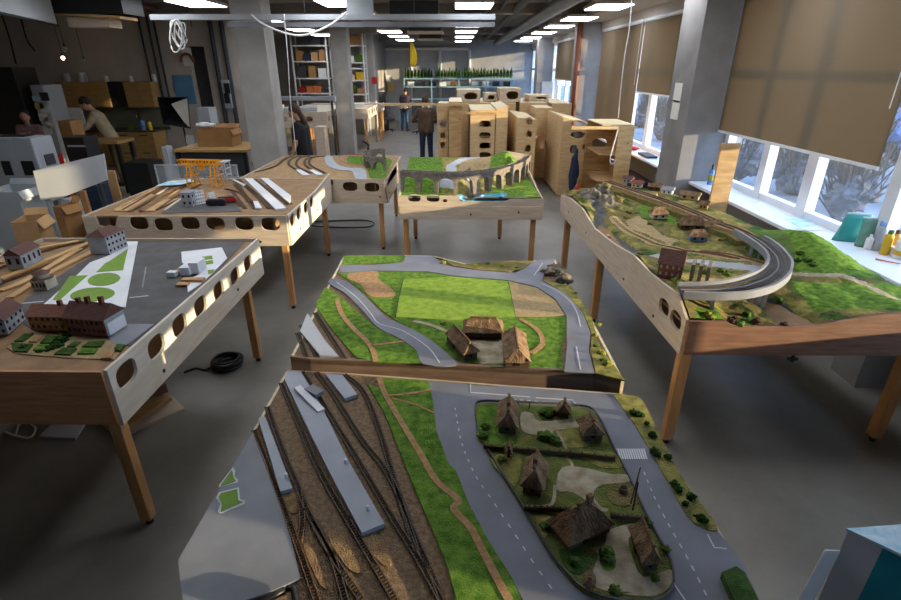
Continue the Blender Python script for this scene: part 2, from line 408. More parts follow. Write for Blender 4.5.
# roller blinds
def blind(y0, y1, zb, label, zt=3.2):
    t = thing('roller_blind', label, 'blind', (3.55, (y0+y1)/2, zb), 0, 'beige roller blinds on the window wall')
    MB().box((3.55, (y0+y1)/2, (zb+zt)/2), (.004, y1-y0, zt-zb)).build('fabric', 'blind', t)
    MB().cyl((3.55, y0, zt+.01), (3.55, y1, zt+.01), .035, n=16).build('roller_tube', 'upvc', t, smooth=True)
    MB().box((3.55, (y0+y1)/2, zb-.01), (.018, y1-y0, .03)).build('bottom_bar', 'upvc', t)
    MB().tube([(3.52, y0+.05, zt), (3.52, y0+.05, zt-1.1)], .005, 5).build('chain', 'white_cable', t)
    return t
blind(4.42, 7.29, 1.64, 'large beige roller blind nearest the camera, over the open window and paper-strewn sill')
blind(1.1, 4.08, 1.62, 'beige roller blind at the right edge, past the pale frame of the nearest one')
blind(8.05, 10.9, 1.98, 'beige roller blind beside the pillar with pinned papers, bottom edge higher than its neighbour')
blind(10.94, 13.9, 1.2, 'beige roller blind drawn low behind the upright wooden frame')
blind(15.3, 19.95, 2.05, 'beige roller blind far back, beyond the rust red pipe')
# ceiling lights
def panel_light():
    t = thing('ceiling_light', '', 'ceiling light', (0, 0, 0), 0, 'flat LED panels hung under the ceiling')
    MB().box((0, 0, .035), (.68, 1.0, .05)).build('frame', 'led_frame', t, local=True)
    MB().box((0, 0, .004), (.64, .96, .012)).build('diffuser', 'led', t, local=True)
    MB().tube([(0, -.4, .06), (0, -.4, .3)], .004, 4).build('hanger', 'black_metal', t, local=True)
    MB().tube([(0, .4, .06), (0, .4, .3)], .004, 4).build('hanger', 'black_metal', t, local=True)
    return t
pl = panel_light(); first = True
rows = [('window side', 2.78, (10.75, 13.2, 15.6, 18.2, 21.2, 23.6)), ('middle', .33, (10.5, 12.9, 15.2, 17.7, 20.6, 23.8)),
        ('corridor side', -1.98, (10.1, 12.4, 14.8, 17.6, 20.2, 22.8)), ('column side', -4.45, (10.15, 13.9, 16.9, 19.4))]
ordn = ['nearest', 'second', 'third', 'fourth', 'fifth', 'sixth']
for rn, x, ys in rows:
    for k, y in enumerate(ys):
        lab = '%s flat white LED panel from the camera in the %s row of ceiling lights' % (ordn[k], rn)
        if first: pl.location = (x, y, 3.4); pl['label'] = lab; first = False
        else: copy_tree(pl, (x, y, 3.4), label=lab)
    for k, y in enumerate((7.9, 5.6, 3.4)):  # unseen panels carried on from each row, added to light the near tables
        copy_tree(pl, (x, y, 3.4), label='unseen LED panel overhead in the %s row, %s before the nearest one in view' % (rn, ('first', 'second', 'third')[k]))
# cable tray
t = thing('cable_tray', 'long pale metal cable tray hung across the room in front of the columns', 'cable tray', (-1.8, 8.55, 3.0))
xa, xb = PY(152, 18, 8.55).x, PY(495, 18, 8.55).x
za, zb = PY(330, 14.5, 8.55).z, PY(330, 20, 8.55).z; zc, zd = PY(330, 22, 8.55).z, PY(330, 27, 8.55).z
MB().box(((xa+xb)/2, 8.55, (za+zb)/2), (xb-xa, .12, za-zb)).build('upper_channel', 'tray_metal', t)
MB().box(((xa+xb)/2+.55, 8.58, (zc+zd)/2), (xb-xa-1.1, .1, zc-zd)).build('lower_channel', 'duct_metal', t)
for x in (-3.9, -2.2, -.6, .4): MB().tube([(x, 8.58, zd+.005), (x, 8.58, ZC)], .006, 5).build('hanger', 'black_metal', t)
MB().box(((PY(348, 8, 8.5).x+PY(371, 8, 8.5).x)/2, 8.56, PY(360, 8, 8.5).z), (.38, .1, .26)).build('junction_box', 'machine_grey', t)
# cables hanging from the tray
mb = MB(); z0 = PY(185, 28, 8.4)
for k in range(5):
    a = .05+.012*k; tl_ = (.5, -.4, .2, -.2, .35)[k]
    mb.tube([(z0.x-.06+a*.9*math.cos(q*PI/9)+tl_*a*1.6*math.sin(q*PI/9)-.02*k, 8.42-.012*k, z0.z+.03+(a*2.2)*math.sin(q*PI/9)-a*1.4) for q in range(18)], .011, 6, closed=True)
tag(mb.build('hanging_cable_coil', 'white_cable', smooth=True), 'white cable looped in a coil at the left end of the cable tray', 'cable')
def drape(label, pxs, Y, r=.012, m='white_cable'):
    return tag(MB().tube(smooth_line([PY(a, b, Y) for a, b in pxs], 8), r, 6).build('hanging_cable', m, smooth=True), label, 'cable')
drape('thick white cable sagging from the near column to the junction box', [(251, 14.5), (263, 24), (285, 33), (305, 35), (330, 25), (347, 12)], 8.4, .016)
drape('thin white cable hanging straight down beside the long-haired person', [(284, 14), (288, 60), (290, 95), (296, 152)], 8.2, .006)
drape('thin white cord hanging from the ceiling in front of the striped window blind', [(632, -4), (629, 30), (624, 60), (618, 118)], 8.6, .007)
# ceiling equipment
def ac(x0, x1, y, z, label, d=.9):
    t = thing('ceiling_cassette', label, 'ceiling vent unit', ((x0+x1)/2, y+d/2, z), 0, 'dark ventilation units over the corridor')
    MB().box(((x0+x1)/2, y+d/2, z+.17), (x1-x0, d, .24)).build('housing', 'dark_grey', t, bevel=.01)
    MB().box(((x0+x1)/2, y+d/2, z+.03), (x1-x0+.12, d+.1, .04)).build('trim', 'ply', t)
ac(-1.25, -.32, 11.2, 3.28, 'dark ventilation unit with pale rim, biggest and nearest, above the cable tray')
ac(-1.3, -.4, 16.3, 3.3, 'dark ventilation unit with pale rim above the hanging yellow flag', .8)
ac(-1.3, -.5, 20.8, 3.32, 'dark ventilation unit farthest along the corridor ceiling', .8)
def duct(label, pts, r, m='duct_metal'):
    return tag(MB().tube(smooth_line(pts, 5), r, 12).build('ceiling_duct', m, smooth=True), label, 'duct')
duct('round metal duct running along the ceiling beside the window side lights', [(1.9, 4, 3.45), (1.9, 12, 3.45), (1.9, 26.5, 3.45)], .13)
duct('grey conduit bundle crossing the ceiling to the right of the cable tray', [(1.2, 5, 3.56), (1.35, 14, 3.56), (1.3, 26, 3.56)], .08, 'dark_grey')
duct('thin dark pipe along the ceiling over the middle light row', [(1.0, 6, 3.6), (1.0, 26, 3.6)], .04, 'black_metal')
for x, lab in ((-7.2, 'rusty brown pipe crossing under the ceiling over the kitchen'), (-6.7, 'brown ceiling pipe in front of the dark doorway')):
    duct(lab, [(x, 9.9, 3.6), (x+.1, 14.6, 3.6)], .06, 'roof_brown')
# wooden-rimmed dark hatch upper left
t = thing('ceiling_hatch', 'pale wooden rim of a dark hatch under the ceiling at upper left', 'hatch', (-7.2, 9.2, 3.0))
p0, p1 = PY(58, 14, 9.2), PY(122, 18, 9.2)
MB().box(((p0.x+p1.x)/2, 9.4, p0.z-.02), (p1.x-p0.x, .5, .04), rot=Matrix.Rotation(.06, 3, 'Y')).build('rim', 'ply_gold', t)
MB().box(((p0.x+p1.x)/2-.1, 9.45, p0.z-.11), (p1.x-p0.x-.35, .35, .14)).build('inner_box', 'ply', t)
MB().box(((p0.x+p1.x)/2, 9.4, p0.z+.2), (p1.x-p0.x+.2, .6, .4)).build('dark_box', 'black_plastic', t)
# projection screen upper left
a, b = PZ(0, 13, 3.0), PZ(57, 25.5, 3.0); d = (a-b).normalized(); a2 = b+d*3.2
t = thing('projection_screen', 'pale projection screen hung from the ceiling in the top left corner', 'screen', ((a2+b)/2)[:])
mb = MB(); mb.bar(a2+Vector((0, 0, .29)), b+Vector((0, 0, .29)), .012, .55); mb.build('sheet', 'white_board', t)
MB().bar(a2, b, .03, .03).build('bottom_bar', 'black_metal', t)
MB().tube([a2+Vector((0, 0, .60)), b+Vector((0, 0, .60))], .045, 10).build('roller_mount', 'white_plastic', t)
# hanging bulbs
for px, py, r, m, lab in ((63, 58, .035, 'bulb_glow', 'glowing bare bulb hanging on a black wire by the brown wall'), (65, 49, .055, 'clear', 'unlit clear glass bulb hanging just above the glowing one'), (84, 60, .03, 'clear', 'small unlit bulb on a wire to the right of the glowing bulb')):
    p = PY(px, py, 13.4); t = thing('pendant_bulb', lab, 'light bulb', p[:], 0, 'bare bulbs by the brown wall')
    MB().ball(p, r, 2, (1, 1, 1.2)).build('bulb', m, t, smooth=True)
    MB().cyl(p+Vector((0, 0, r)), p+Vector((0, 0, r+.06)), .022).build('socket', 'black_plastic', t)
    MB().tube([p+Vector((0, 0, r+.05)), (p.x, p.y, ZC)], .007, 5).build('wire', 'black_plastic', t)
for (a, b, c), lab in ((((2, 15), (10, 40), (16, 64)), 'black wire hanging down the brown wall at far left'), (((21, 18), (27, 40), (35, 51)), 'bent black wire hanging on the brown wall beside the screen')):
    drape(lab, (a, b, c), 14.3, .02, 'black_plastic')
for px, lab in ((154, 'grey conduit down the wall right of the kitchen cabinets'), (162, 'second grey conduit down the wall above the softbox lamp'), (168, 'third grey conduit on the wall beside the blue panel')):
    p = PY(px-8, 10, YK); q = PY(px+2, 98, YK)
    tag(MB().tube([(q.x, YK-.03, ZC), (q.x, YK-.03, q.z)], .03, 6).build('wall_conduit', 'dark_grey'), lab, 'conduit')
# yellow flag
p = PY(411, 41, 16.2); mb = MB()
g = [[mb.bm.verts.new((p.x-.03+(.0+.19*math.sin(PI*min(1, j/7)*.55+.15))*i/4*(1 if j < 9 else .6), 16.2+.05*math.sin(i*1.7+j*.5), p.z-.072*j)) for i in range(5)] for j in range(10)]
for j in range(9):
    for i in range(4): mb.bm.faces.new((g[j][i], g[j][i+1], g[j+1][i+1], g[j+1][i]))
o = mb.build('hanging_yellow_flag', 'yellow_flag', smooth=True); md = o.modifiers.new('s', 'SOLIDIFY'); md.thickness = .01
tag(o, 'yellow cloth flag hanging from the ceiling over the corridor', 'flag')
# wall bits
def on_wall(name, x0, y0, x1, y1, Y, m, label, cat, th=.02, kind=None):
    a, b = PY(x0, y0, Y), PY(x1, y1, Y); return tag(MB().box(((a.x+b.x)/2, Y-th/2, (a.z+b.z)/2), (b.x-a.x, th, a.z-b.z)).build(name, m), label, cat)
on_wall('wall_panel', 172, 75, 197, 104, YK-.005, 'blue_panel', 'light blue panel on the wall beside the dark doorway', 'panel')
t = on_wall('wall_poster', 181, 48, 194, 66, YK-.005, 'paper', 'white paper decoration with a dark red arch above the blue panel', 'poster')
c = PY(187.5, 58, YK); mb = MB().tube([(c.x+.16*math.cos(q*PI/8), YK-.04, c.z-.1+.2*math.sin(q*PI/8)) for q in range(9)], .035, 6); mb.build('red_arch', 'red_brick', t)
on_wall('fire_sign', 371.5, 77, 377, 84, 21.19, 'red_sign', 'small red fire sign on the far column', 'sign', .01)
for a, lab in (((386, 75, 391, 82), 'white paper notice on the back wall beside the corridor'), ((388, 83, 393, 92), 'yellow-green paper notice under the white one on the back wall')):
    on_wall('paper_sign', *a, YB-.005, 'paper' if a[0] == 386 else 'paper_yellow', lab, 'notice', .01)
for py, lab in ((93, 'upper white paper sheet pinned to the grey window pillar'), (110.5, 'lower white paper sheet pinned to the grey window pillar')):
    a = PX(681-(py-93)*.15, py, 3.1); tag(MB().box((3.095, a.y+.1, a.z), (.006, .26, .25)).build('paper_sign', 'paper'), lab, 'notice')
# white pipes on the back wall
mb = MB(); a = PY(384, 48.5, YB-.1); b = PY(468, 49.5, YB-.1); c = PY(471, 70, YB-.1)
mb.tube([(a.x, YB-.1, a.z), (b.x-.05, YB-.1, a.z), (b.x+.06, YB-.1, a.z-.1), (b.x+.06, YB-.1, .9)], .08, 8)
d = PY(440, 60, YB-.1); mb.tube([(d.x, YB-.1, a.z), (d.x, YB-.1, .9)], .07, 8); d = PY(411, 60, YB-.1); mb.tube([(d.x, YB-.1, a.z), (d.x, YB-.1, .9)], .06, 8)
tag(mb.build('wall_pipework', 'white_plastic', smooth=True), 'white pipes along and down the back wall behind the miniature trees', 'pipe')
# ================================================================== OUTSIDE
struct(MB().box((34, 30, -.35), (60, 120, .3)).build('exterior_ground', 'snow'))
random.seed(3)
def bare_tree(x, y, h, label):
    t = thing('street_tree', label, 'tree', (x, y, -.2), 0, 'bare trees outside the windows')
    mb = MB(); mb.cyl((x, y, -.2), (x+.1, y, h*.55), .16, .09, 8); mb.cyl((x+.1, y, h*.55), (x+.05, y+.1, h), .09, .02, 6); mb.build('trunk', 'bark', t)
    mb = MB()
    for k in range(26):
        z = h*(.28+.66*random.random()); a = random.random()*6.28; L = (h-z)*.5+.6
        p = Vector((x+.08, y, z)); q = p+Vector((math.cos(a)*L*.7, math.sin(a)*L*.7, L*.6)); mb.cyl(p, q, .045, .015, 5)
        for w in range(4):
            s = p.lerp(q, .3+.17*w); aa = a+random.uniform(-1.3, 1.3); mb.cyl(s, s+Vector((math.cos(aa)*L*.35, math.sin(aa)*L*.35, L*.3)), .02, .006, 4)
    mb.build('branches', 'bark', t)
for i, (x, y, h) in enumerate(((11, 12.5, 6.5), (9.5, 16, 5.5), (16.6, 17.2, 7), (12.2, 28.4, 6), (14.2, 33, 8), (15, 43, 7.5))):
    bare_tree(x, y, h, ['first','second','third','fourth','fifth','sixth','seventh'][i]+' nearest bare winter tree outside, seen through the window panes above the sill')
for i, (x, y, r) in enumerate(((8.2, 14.3, .55), (12.3, 24.9, .7), (8.8, 18.4, .55), (17.2, 36.5, 1.2))):
    tag(blob(MB(), (x, y, r*.6-.2), r, i, (1.3, 1.3, .9), .4).build('street_bush', 'thicket', smooth=True), 'dark leafless bush outside behind the window glass', 'bush', 'bushes outside the windows')
def car(x, y, rz, m, label):
    t = thing('street_car', label, 'car', (x, y, -.2), rz, 'cars parked outside')
    pr = [(-2.1, .3), (-2.1, .75), (-1.3, .9), (-.7, 1.42), (.9, 1.45), (1.6, .95), (2.1, .85), (2.1, .3)]
    MB().panel(pr, [], 1.7, (0, .85, 0), (1, 0, 0), (0, 0, 1)).build('body', m, t, local=True, bevel=.06)
    MB().panel([(-1.1, .95), (-.65, 1.36), (.85, 1.38), (1.35, .97)], [], 1.74, (0, .87, 0), (1, 0, 0), (0, 0, 1)).build('side_glass', 'glass_dark', t, local=True)
    for sx in (-1.3, 1.3):
        for sy in (-.8, .8): MB().cyl((sx, sy-.1, .32), (sx, sy+.1, .32), .32, n=16).build('wheel', 'tyre', t, local=True)
random.seed(21)
for i in range(8):
    x, y = 20.5+i*1.6, 24+i*9.0; mb = MB(); h = 4.2+random.random()*1.5
    for k in range(7): blob(mb, (x+random.uniform(-1, 1.5), y+random.uniform(-2.2, 2.2), h*random.uniform(.25, .8)-.2), random.uniform(1.4, 2.3), i*9+k, (1, 1.2, 1), .5, 3)
    for k in range(40):
        a = random.uniform(-3, 3); z = random.uniform(.5, h+1.5); mb.cyl((x-.6, y+a, z), (x-1.6-random.random(), y+a+random.uniform(-1.4, 1.4), z+random.uniform(-.6, 1.6)), .05, .015, 5)
    tag(mb.build('street_thicket', 'thicket', smooth=False), 'tangled grey-brown winter thicket across the street outside the windows', 'bush', 'thickets outside the windows')
def shrub_proto(seed):
    random.seed(seed); t = thing('street_shrub', 'bare twiggy grey shrub outside, behind the window panes', 'bush', (0, 0, 0), 0, 'bare shrubs outside the windows'); mb = MB()
    for k in range(46):
        a = random.random()*6.28; r = random.uniform(.1, .7); z = random.uniform(.5, 1.5); e2 = Vector((r*math.cos(a), r*math.sin(a), z)); mb.cyl((0.1*math.cos(a), .1*math.sin(a), 0), e2, .022, .008, 4)
        for w2 in range(3): mb.cyl(e2*.7, e2+Vector((random.uniform(-.3, .3), random.uniform(-.3, .3), random.uniform(-.1, .35))), .010, .004, 3)
    mb.build('twigs', 'bark', t, local=True); mb = MB()
    for k in range(5): blob(mb, (random.uniform(-.35, .35), random.uniform(-.35, .35), random.uniform(.25, .6)), random.uniform(.2, .34), seed*7+k, (1, 1, 1), .6, 3)
    mb.build('dead_leaves', 'thicket', t, local=True); return t
sp = [shrub_proto(5), shrub_proto(6)]; spots = [(7.3, 9.6), (7.6, 11.6), (9.4, 12.4), (10.6, 11.0), (6.9, 13.0), (9.6, 15.2), (7.2, 16.2), (11.2, 15.4), (9.9, 20.2), (12.6, 19.4), (8.2, 21.4), (10.6, 24.4), (14.0, 26.4), (8.9, 26.0), (11.0, 30.5), (9.3, 35.0)]
for i, q in enumerate(spots):
    if i < 2: sp[i].location = (*q, -.2)
    else: c = copy_tree(sp[i % 2], (*q, -.2), i*1.3); k = .8+.25*(i % 3); c.scale = (k, k, k)
car(14.0, 17.0, 1.4, 'car_blue', 'blue car parked outside behind the window panes'); car(14.8, 22.3, 1.4, 'car_red', 'dark red car parked outside behind the window panes'); car(16.8, 29.5, 1.4, 'car_grey', 'grey car parked outside behind the window panes')
t = thing('street_building', 'beige building across the street outside the windows', 'building', (44, 60, -.2))
MB().box((52, 60, 5), (8, 60, 10.4)).build('wall', 'facade', t)
for k in range(8): MB().box((47.98, 34+k*7, 5.6), (.1, 2.3, 2.7)).build('window', 'glass_dark', t)
# ================================================================== LIGHT
w = bpy.data.worlds.new('sky'); SC.world = w; w.use_nodes = True; bg = w.node_tree.nodes['Background']
bg.inputs['Color'].default_value = (.38, .62, 1.0, 1); bg.inputs['Strength'].default_value = 4.2
sl = bpy.data.lights.new('sun', 'SUN'); sl.energy = 10.5; sl.angle = math.radians(.6); sl.color = (1.0, .82, .52)
so = bpy.data.objects.new('sun', sl); COL.objects.link(so)
el = math.radians(6.5); sd = Vector((-1, .27, 0)).normalized()*math.cos(el)+Vector((0, 0, -math.sin(el)))
so.rotation_euler = sd.to_track_quat('-Z', 'Y').to_euler()
vs = SC.view_settings; vs.view_transform = 'Standard'; vs.look = 'None'; vs.gamma = 1; vs.use_curve_mapping = False; vs.exposure = .3
# ================================================================== LAYOUT MODULES
def add_leg(t, x, y, z1=.78, w=.062, m='leg_wood'):
    l = MB().box((x, y, (z1+.04)/2), (w, w, z1-.04)).build('leg', m, t, bevel=.004)
    MB().cyl((x, y, .001), (x, y, .03), .022, .018, 10).cyl((x, y, .03), (x, y, .05), .008, n=8).build('foot_pad', 'black_plastic', l)
    return l
def apron(t, name, a, b, z0, top, holes=(), m='ply', th=.018, bolts=()):
    """upright board from a to b; top is a height or a list of (s, z); holes are (s, z, w, h)"""
    a = Vector((a[0], a[1], 0)); b = Vector((b[0], b[1], 0)); L = (b-a).length; u = (b-a).normalized()
    tp = [(L, top), (0, top)] if not isinstance(top, (list, tuple)) else list(top)[::-1]
    o = MB().panel([(0, z0), (L, z0)]+tp, [oval(*h, p=2.8) for h in holes], th, a, u, (0, 0, 1)).build(name, m, t)
    if bolts:
        n = u.cross(Vector((0, 0, 1))); mb = MB()
        for s, z in bolts: p = a+u*s+Vector((0, 0, z)); mb.cyl(p-n*.004, p+n*.022, .012, n=10)
        mb.build('bolt_hole', 'black_plastic', t)
    return o
def hole_on_x(a, X, y0, sgn, w, h): p = PX(a[0], a[1], X); return (sgn*(p.y-y0), p.z, w, h)
def hole_on_y(a, Y, x0, w, h): p = PY(a[0], a[1], Y); return (p.x-x0, p.z, w, h)
def sheet(t, name, pxs, z, th, m, n=0, label=None):
    pts = onz(pxs, z)
    if n: pts = smooth_line(pts, n, True)
    o = MB().slab(pts, z-th, z).build(name, m, t)
    if label: o['label'] = label
    return o
def strip(t, name, pxs, w, z, th, m, n=6):
    pts = smooth_line(onz(pxs, z), n) if n else onz(pxs, z)
    return MB().ribbon(pts, w, z-th, z).build(name, m, t)
def track(t, pts, z, gauge=.0165, n=8, rust=False, bed=None, sleepers=True):
    """pts: world XY; sleepers with two rails on top"""
    line = smooth_line(pts, n); mb = MB()
    if bed: mb2 = MB().ribbon(line, bed, z-.004, z); mb2.build('ballast', 'trackbed', t)
    if sleepers:
        acc = 0; step = .012*gauge/.0165
        for a, b in zip(line, line[1:]):
            d = Vector((b[0]-a[0], b[1]-a[1])); L = d.length
            if L < 1e-6: continue
            ang = math.atan2(d.y, d.x); s = acc
            while s < L:
                p = Vector((a[0], a[1]))+d*(s/L); mb.box((p.x, p.y, z+.0015), (.0055*gauge/.0165, gauge*1.55, .003), ang); s += step
            acc = s-L
    else: mb.ribbon(line, gauge*1.9, z, z+.002)
    o = mb.build('track', 'sleeper', t); r = MB()
    for sgn in (-1, 1):
        r.ribbon(offset_pts(line, sgn*gauge/2), .0032*gauge/.0165, z+.003, z+.0075)
    r.build('rails', 'rail_rust' if rust else 'rail', o); return o
def roof_mesh(L, D, hw, hr, hip, ov, rough=0, th=.006, seed=0, cuts=0):
    """gabled or hipped roof over a rectangle centred on the origin, ridge along x"""
    mb = MB(); bm = mb.bm; x, y = L/2+ov, D/2+ov; rx = max(L/2+ov-hip, .001)
    v = [bm.verts.new(p) for p in ((-x, -y, hw), (x, -y, hw), (x, y, hw), (-x, y, hw), (-rx, 0, hw+hr), (rx, 0, hw+hr))]
    for f in ((0, 1, 5, 4), (2, 3, 4, 5), (1, 2, 5), (3, 0, 4), (3, 2, 1, 0)): bm.faces.new([v[i] for i in f])
    if cuts:
        bmesh.ops.subdivide_edges(bm, edges=bm.edges[:], cuts=cuts, use_grid_fill=True)
        bmesh.ops.triangulate(bm, faces=[f for f in bm.faces if len(f.verts) > 4])
        for q in bm.verts:
            q.co += Vector((noise.noise(q.co*30+Vector((seed, 0, 0))), noise.noise(q.co*30+Vector((0, seed, 5))), noise.noise(q.co*24+Vector((9, seed, 0)))))*rough
    return mb
def hut(label, cat, fl, fr, bl, z, zg, hw, hr, hip=.3, wall='log_wall', roof='thatch', ov=.012, chim=False, group=None, door=True, name='thatched_hut', rough=.006):
    a, b, c = PZ(*fl, z+hw).xy, PZ(*fr, z+hw).xy, PZ(*bl, z+hw).xy
    u = b-a; v = c-a; L, D = u.length, v.length; ctr = (b+c)/2
    if L >= D: rz = math.atan2(u.y, u.x)
    else: rz = math.atan2(-v.y, -v.x); L, D = D, L
    L -= 2*ov; D -= 2*ov
    t = thing(name, label, cat, (ctr.x, ctr.y, zg), rz, group)
    MB().box((0, 0, hw/2), (L, D, hw)).build('wall', wall, t, local=True)
    roof_mesh(L, D, hw-.003, hr, hip*D, ov, rough, seed=len(label), cuts=5).build('roof', roof, t, local=True)
    rx = L/2+ov-hip*D
    MB().tube([(-max(rx, .006), 0, hw+hr), (max(rx, .006), 0, hw+hr)], .007, 6).build('ridge', 'thatch_dark', t, local=True)
    if door: MB().box((-L*.1, -D/2-.001, hw*.42), (hw*.5, .004, hw*.8)).build('door', 'glass_dark', t, local=True); MB().box((L/2+.001, 0, hw*.55), (.004, D*.2, hw*.35)).build('window', 'glass_dark', t, local=True)
    if chim: MB().box((L*.15, 0, hw+hr+.008), (.02, .016, .03)).build('vent', 'thatch_dark', t, local=True)
    return t
def model_house(name, label, bl, br, z, D, eave, roof_h, wall, roof, cols=4, rows=2, group=None, hip=0, chims=(), side=0, dark=True, ov=.008, flat=False):
    p, q = PZ(*bl, z), PZ(*br, z); u = (q-p); L = u.length; rz = math.atan2(u.y, u.x)
    d = ray(bl[0], eave); hw = H+d[2]*math.hypot(p.x, p.y)/math.hypot(d[0], d[1])-z
    n = Vector((-u.y, u.x, 0)).normalized(); c = (p+q)/2+n*D/2
    t = thing(name, label, 'model house', (c.x, c.y, z+.001), rz, group)
    MB().box((0, 0, hw/2), (L, D, hw)).build('wall', wall, t, local=True)
    if flat: MB().box((0, 0, hw+.004), (L+.01, D+.01, .008)).build('roof', roof, t, local=True)
    elif D > L: r = roof_mesh(D, L, hw-.002, roof_h, hip, ov); bmesh.ops.rotate(r.bm, verts=r.bm.verts, matrix=Matrix.Rotation(PI/2, 3, 'Z')); r.build('roof', roof, t, local=True)
    else: roof_mesh(L, D, hw-.002, roof_h, hip, ov).build('roof', roof, t, local=True)
    wm_ = 'glass_dark' if dark else 'grey_plaster'
    for r in range(rows):
        for k in range(cols):
            x = -L/2+L*(k+.5)/cols; zz = hw*(r+.55)/rows
            MB().box((x, -D/2-.0005, zz), (L/cols*.36, .003, hw/rows*.42)).build('window', wm_, t, local=True)
        for k in range(side):
            MB().box((L/2+.0005, -D/2+D*(k+.5)/side, hw*(r+.55)/rows), (.003, D/side*.36, hw/rows*.42)).build('window', wm_, t, local=True)
    for x, h in chims: MB().box((x*L, 0, hw+roof_h*.7+h/2), (.022, .018, h+roof_h*.3)).build('chimney', 'red_brick', t, local=True)
    return t
def bushes(t, z, items, m='leaf_dark', name='bush'):
    for i, (px, py, r) in enumerate(items):
        p = PZ(px, py, z); blob(MB(), (p.x, p.y, z+r*.3), r, i+px, (1.1, 1, .7), .7, 3).build(name, m, t, smooth=True)

# ---------------------------------------------------------------- A: town module, left front
A0, A1, AB, AF = -3.55, -1.7, 4.24, 2.12
CLAMP[0] = (A0+.03, A1-.03, AF+.03, AB-.03)
tA = thing('layout_table', 'plywood layout table at left front with model town, white plaza and green lawns', 'model railway table', ((A0+A1)/2, (AB+AF)/2, 0))
hs = [hole_on_x(p, A1, AF, 1, .17, .125) for p in ((123.5, 373), (153.5, 346), (177, 325), (198, 306), (216.5, 290.5), (233, 276), (246, 263.5))]
apron(tA, 'side_board', (A1, AF), (A1, AB), .74, 1.065, hs, 'ply_pale', bolts=((.42, .80), (1.55, .83)))
zfl = PY(-40, 356, AF).z
apron(tA, 'front_board', (A0, AF), (A1, AF), .755, [(0, 1.07), (A1-A0, 1.065)], (), 'ply_red_lit')
apron(tA, 'back_board', (A1, AB), (A0, AB), .74, 1.06, (), 'ply'); apron(tA, 'far_side_board', (A0, AB), (A0, AF), .74, 1.06, (), 'ply')
ZA = 1.04
MB().box((A1-.16, (AF+AB)/2, .885), (.018, AB-AF-.1, .27)).box((A1-.08, (AF+AB)/2, .755), (.15, AB-AF-.1, .016)).build('inner_board', 'baseboard_wood', tA)
MB().box(((A0+A1)/2, (AF+AB)/2, ZA-.012), (A1-A0-.04, AB-AF-.04, .018)).build('top_board', 'baseboard_wood', tA)
for x, y in ((A1-.06, AF+.06), (A1-.06, AB-.25), (A0+.1, AF+.1), (A0+.1, AB-.1)): add_leg(tA, x, y)
a = crop(0, 220, .2334)
sheet(tA, 'street', a((80, 365), (190, 280), (330, 190), (430, 140), (420, 88), (600, 83), (1060, 82), (950, 220), (700, 420), (560, 540), (500, 520), (470, 470), (140, 470), (95, 440)), ZA+.002, .004, 'asphalt_dark')
sheet(tA, 'pavement', a((470, 447), (660, 445), (565, 520), (520, 545), (470, 520)), ZA+.004, .003, 'grey_board')
sheet(tA, 'plaza', a((548, 86), (605, 83), (537, 372), (430, 362), (300, 362), (185, 362), (330, 235), (385, 182), (470, 150)), ZA+.006, .005, 'white_paint')
for q in (((548, 122), (527, 214), (412, 223), (450, 185), (475, 172)), ((376, 236), (300, 240), (225, 342), (257, 341))): sheet(tA, 'lawn', a(*q), ZA+.008, .003, 'grass_flat')
for cx, cy, rx, ry in ((445, 254, 70, 27), (396, 319, 96, 30)): sheet(tA, 'lawn', a(*[(cx+rx*math.cos(k*PI/14), cy+ry*math.sin(k*PI/14)-(math.cos(k*PI/14))*7) for k in range(28)]), ZA+.008, .003, 'grass_flat')
strip(tA, 'road_line', a((555, 332), (635, 324)), .012, ZA+.004, .003, 'line_white', 0); strip(tA, 'road_line', a((95, 356), (185, 348)), .012, ZA+.004, .003, 'line_white', 0)
strip(tA, 'road_line', a((610, 290), (625, 200)), .008, ZA+.004, .003, 'grey_board', 0)
sheet(tA, 'garden_bed', a((130, 478), (28, 545), (70, 572), (300, 590), (490, 598), (545, 525), (470, 512), (330, 492)), ZA+.003, .004, 'tan_field')
for q, m in ((((105, 485), (140, 487), (100, 517), (60, 517)), 'grass_dark'), (((150, 492), (185, 494), (155, 520), (120, 520)), 'dirt'), (((200, 492), (245, 496), (215, 525), (170, 525)), 'grass_dark'), (((45, 525), (140, 530), (115, 562), (60, 560)), 'grass_dark'), (((165, 530), (215, 532), (205, 555), (140, 555)), 'grass'), (((315, 520), (345, 520), (320, 540), (285, 540)), 'grass_dark'), (((380, 520), (450, 516), (430, 540), (350, 540)), 'grass_dark'), (((270, 545), (330, 548), (300, 575), (230, 572)), 'grass_dark'), (((350, 548), (420, 548), (400, 570), (330, 570)), 'grass'), (((440, 562), (485, 562), (475, 590), (430, 590)), 'dirt'), (((500, 530), (535, 532), (515, 560), (490, 555)), 'grass_dark')):
    sheet(tA, 'vegetable_plot', a(*q), ZA+.012, .009, m)
bushes(tA, ZA, [(62, 342, .03), (56, 347, .028), (66, 337, .022), (50, 350, .022), (24, 349, .02), (40, 352, .015)])
for q in (((0, 250), (150, 190), (390, 90)), ((0, 300), (120, 250), (340, 120)), ((0, 180), (160, 120), (380, 68)), ((40, 330), (230, 215), (400, 130))): strip(tA, 'terrain_layer', a(*q), .05, ZA+.012, .012, 'ply_gold')
for q in (((0, 272), (240, 180), (385, 105)), ((-20, 215), (200, 130), (395, 78))): track(tA, onz(a(*q), ZA+.002), ZA+.002, .02, sleepers=False, rust=True)
model_house('model_house', 'ochre model townhouse with brown roof beside the brick one, behind the little garden', *a((135, 473), (287, 476)), ZA+.008, .13, 220+.2334*405, .045, 'ochre_brick', 'roof_rust', 6, 2, 'model town houses', chims=((.28, .03),))
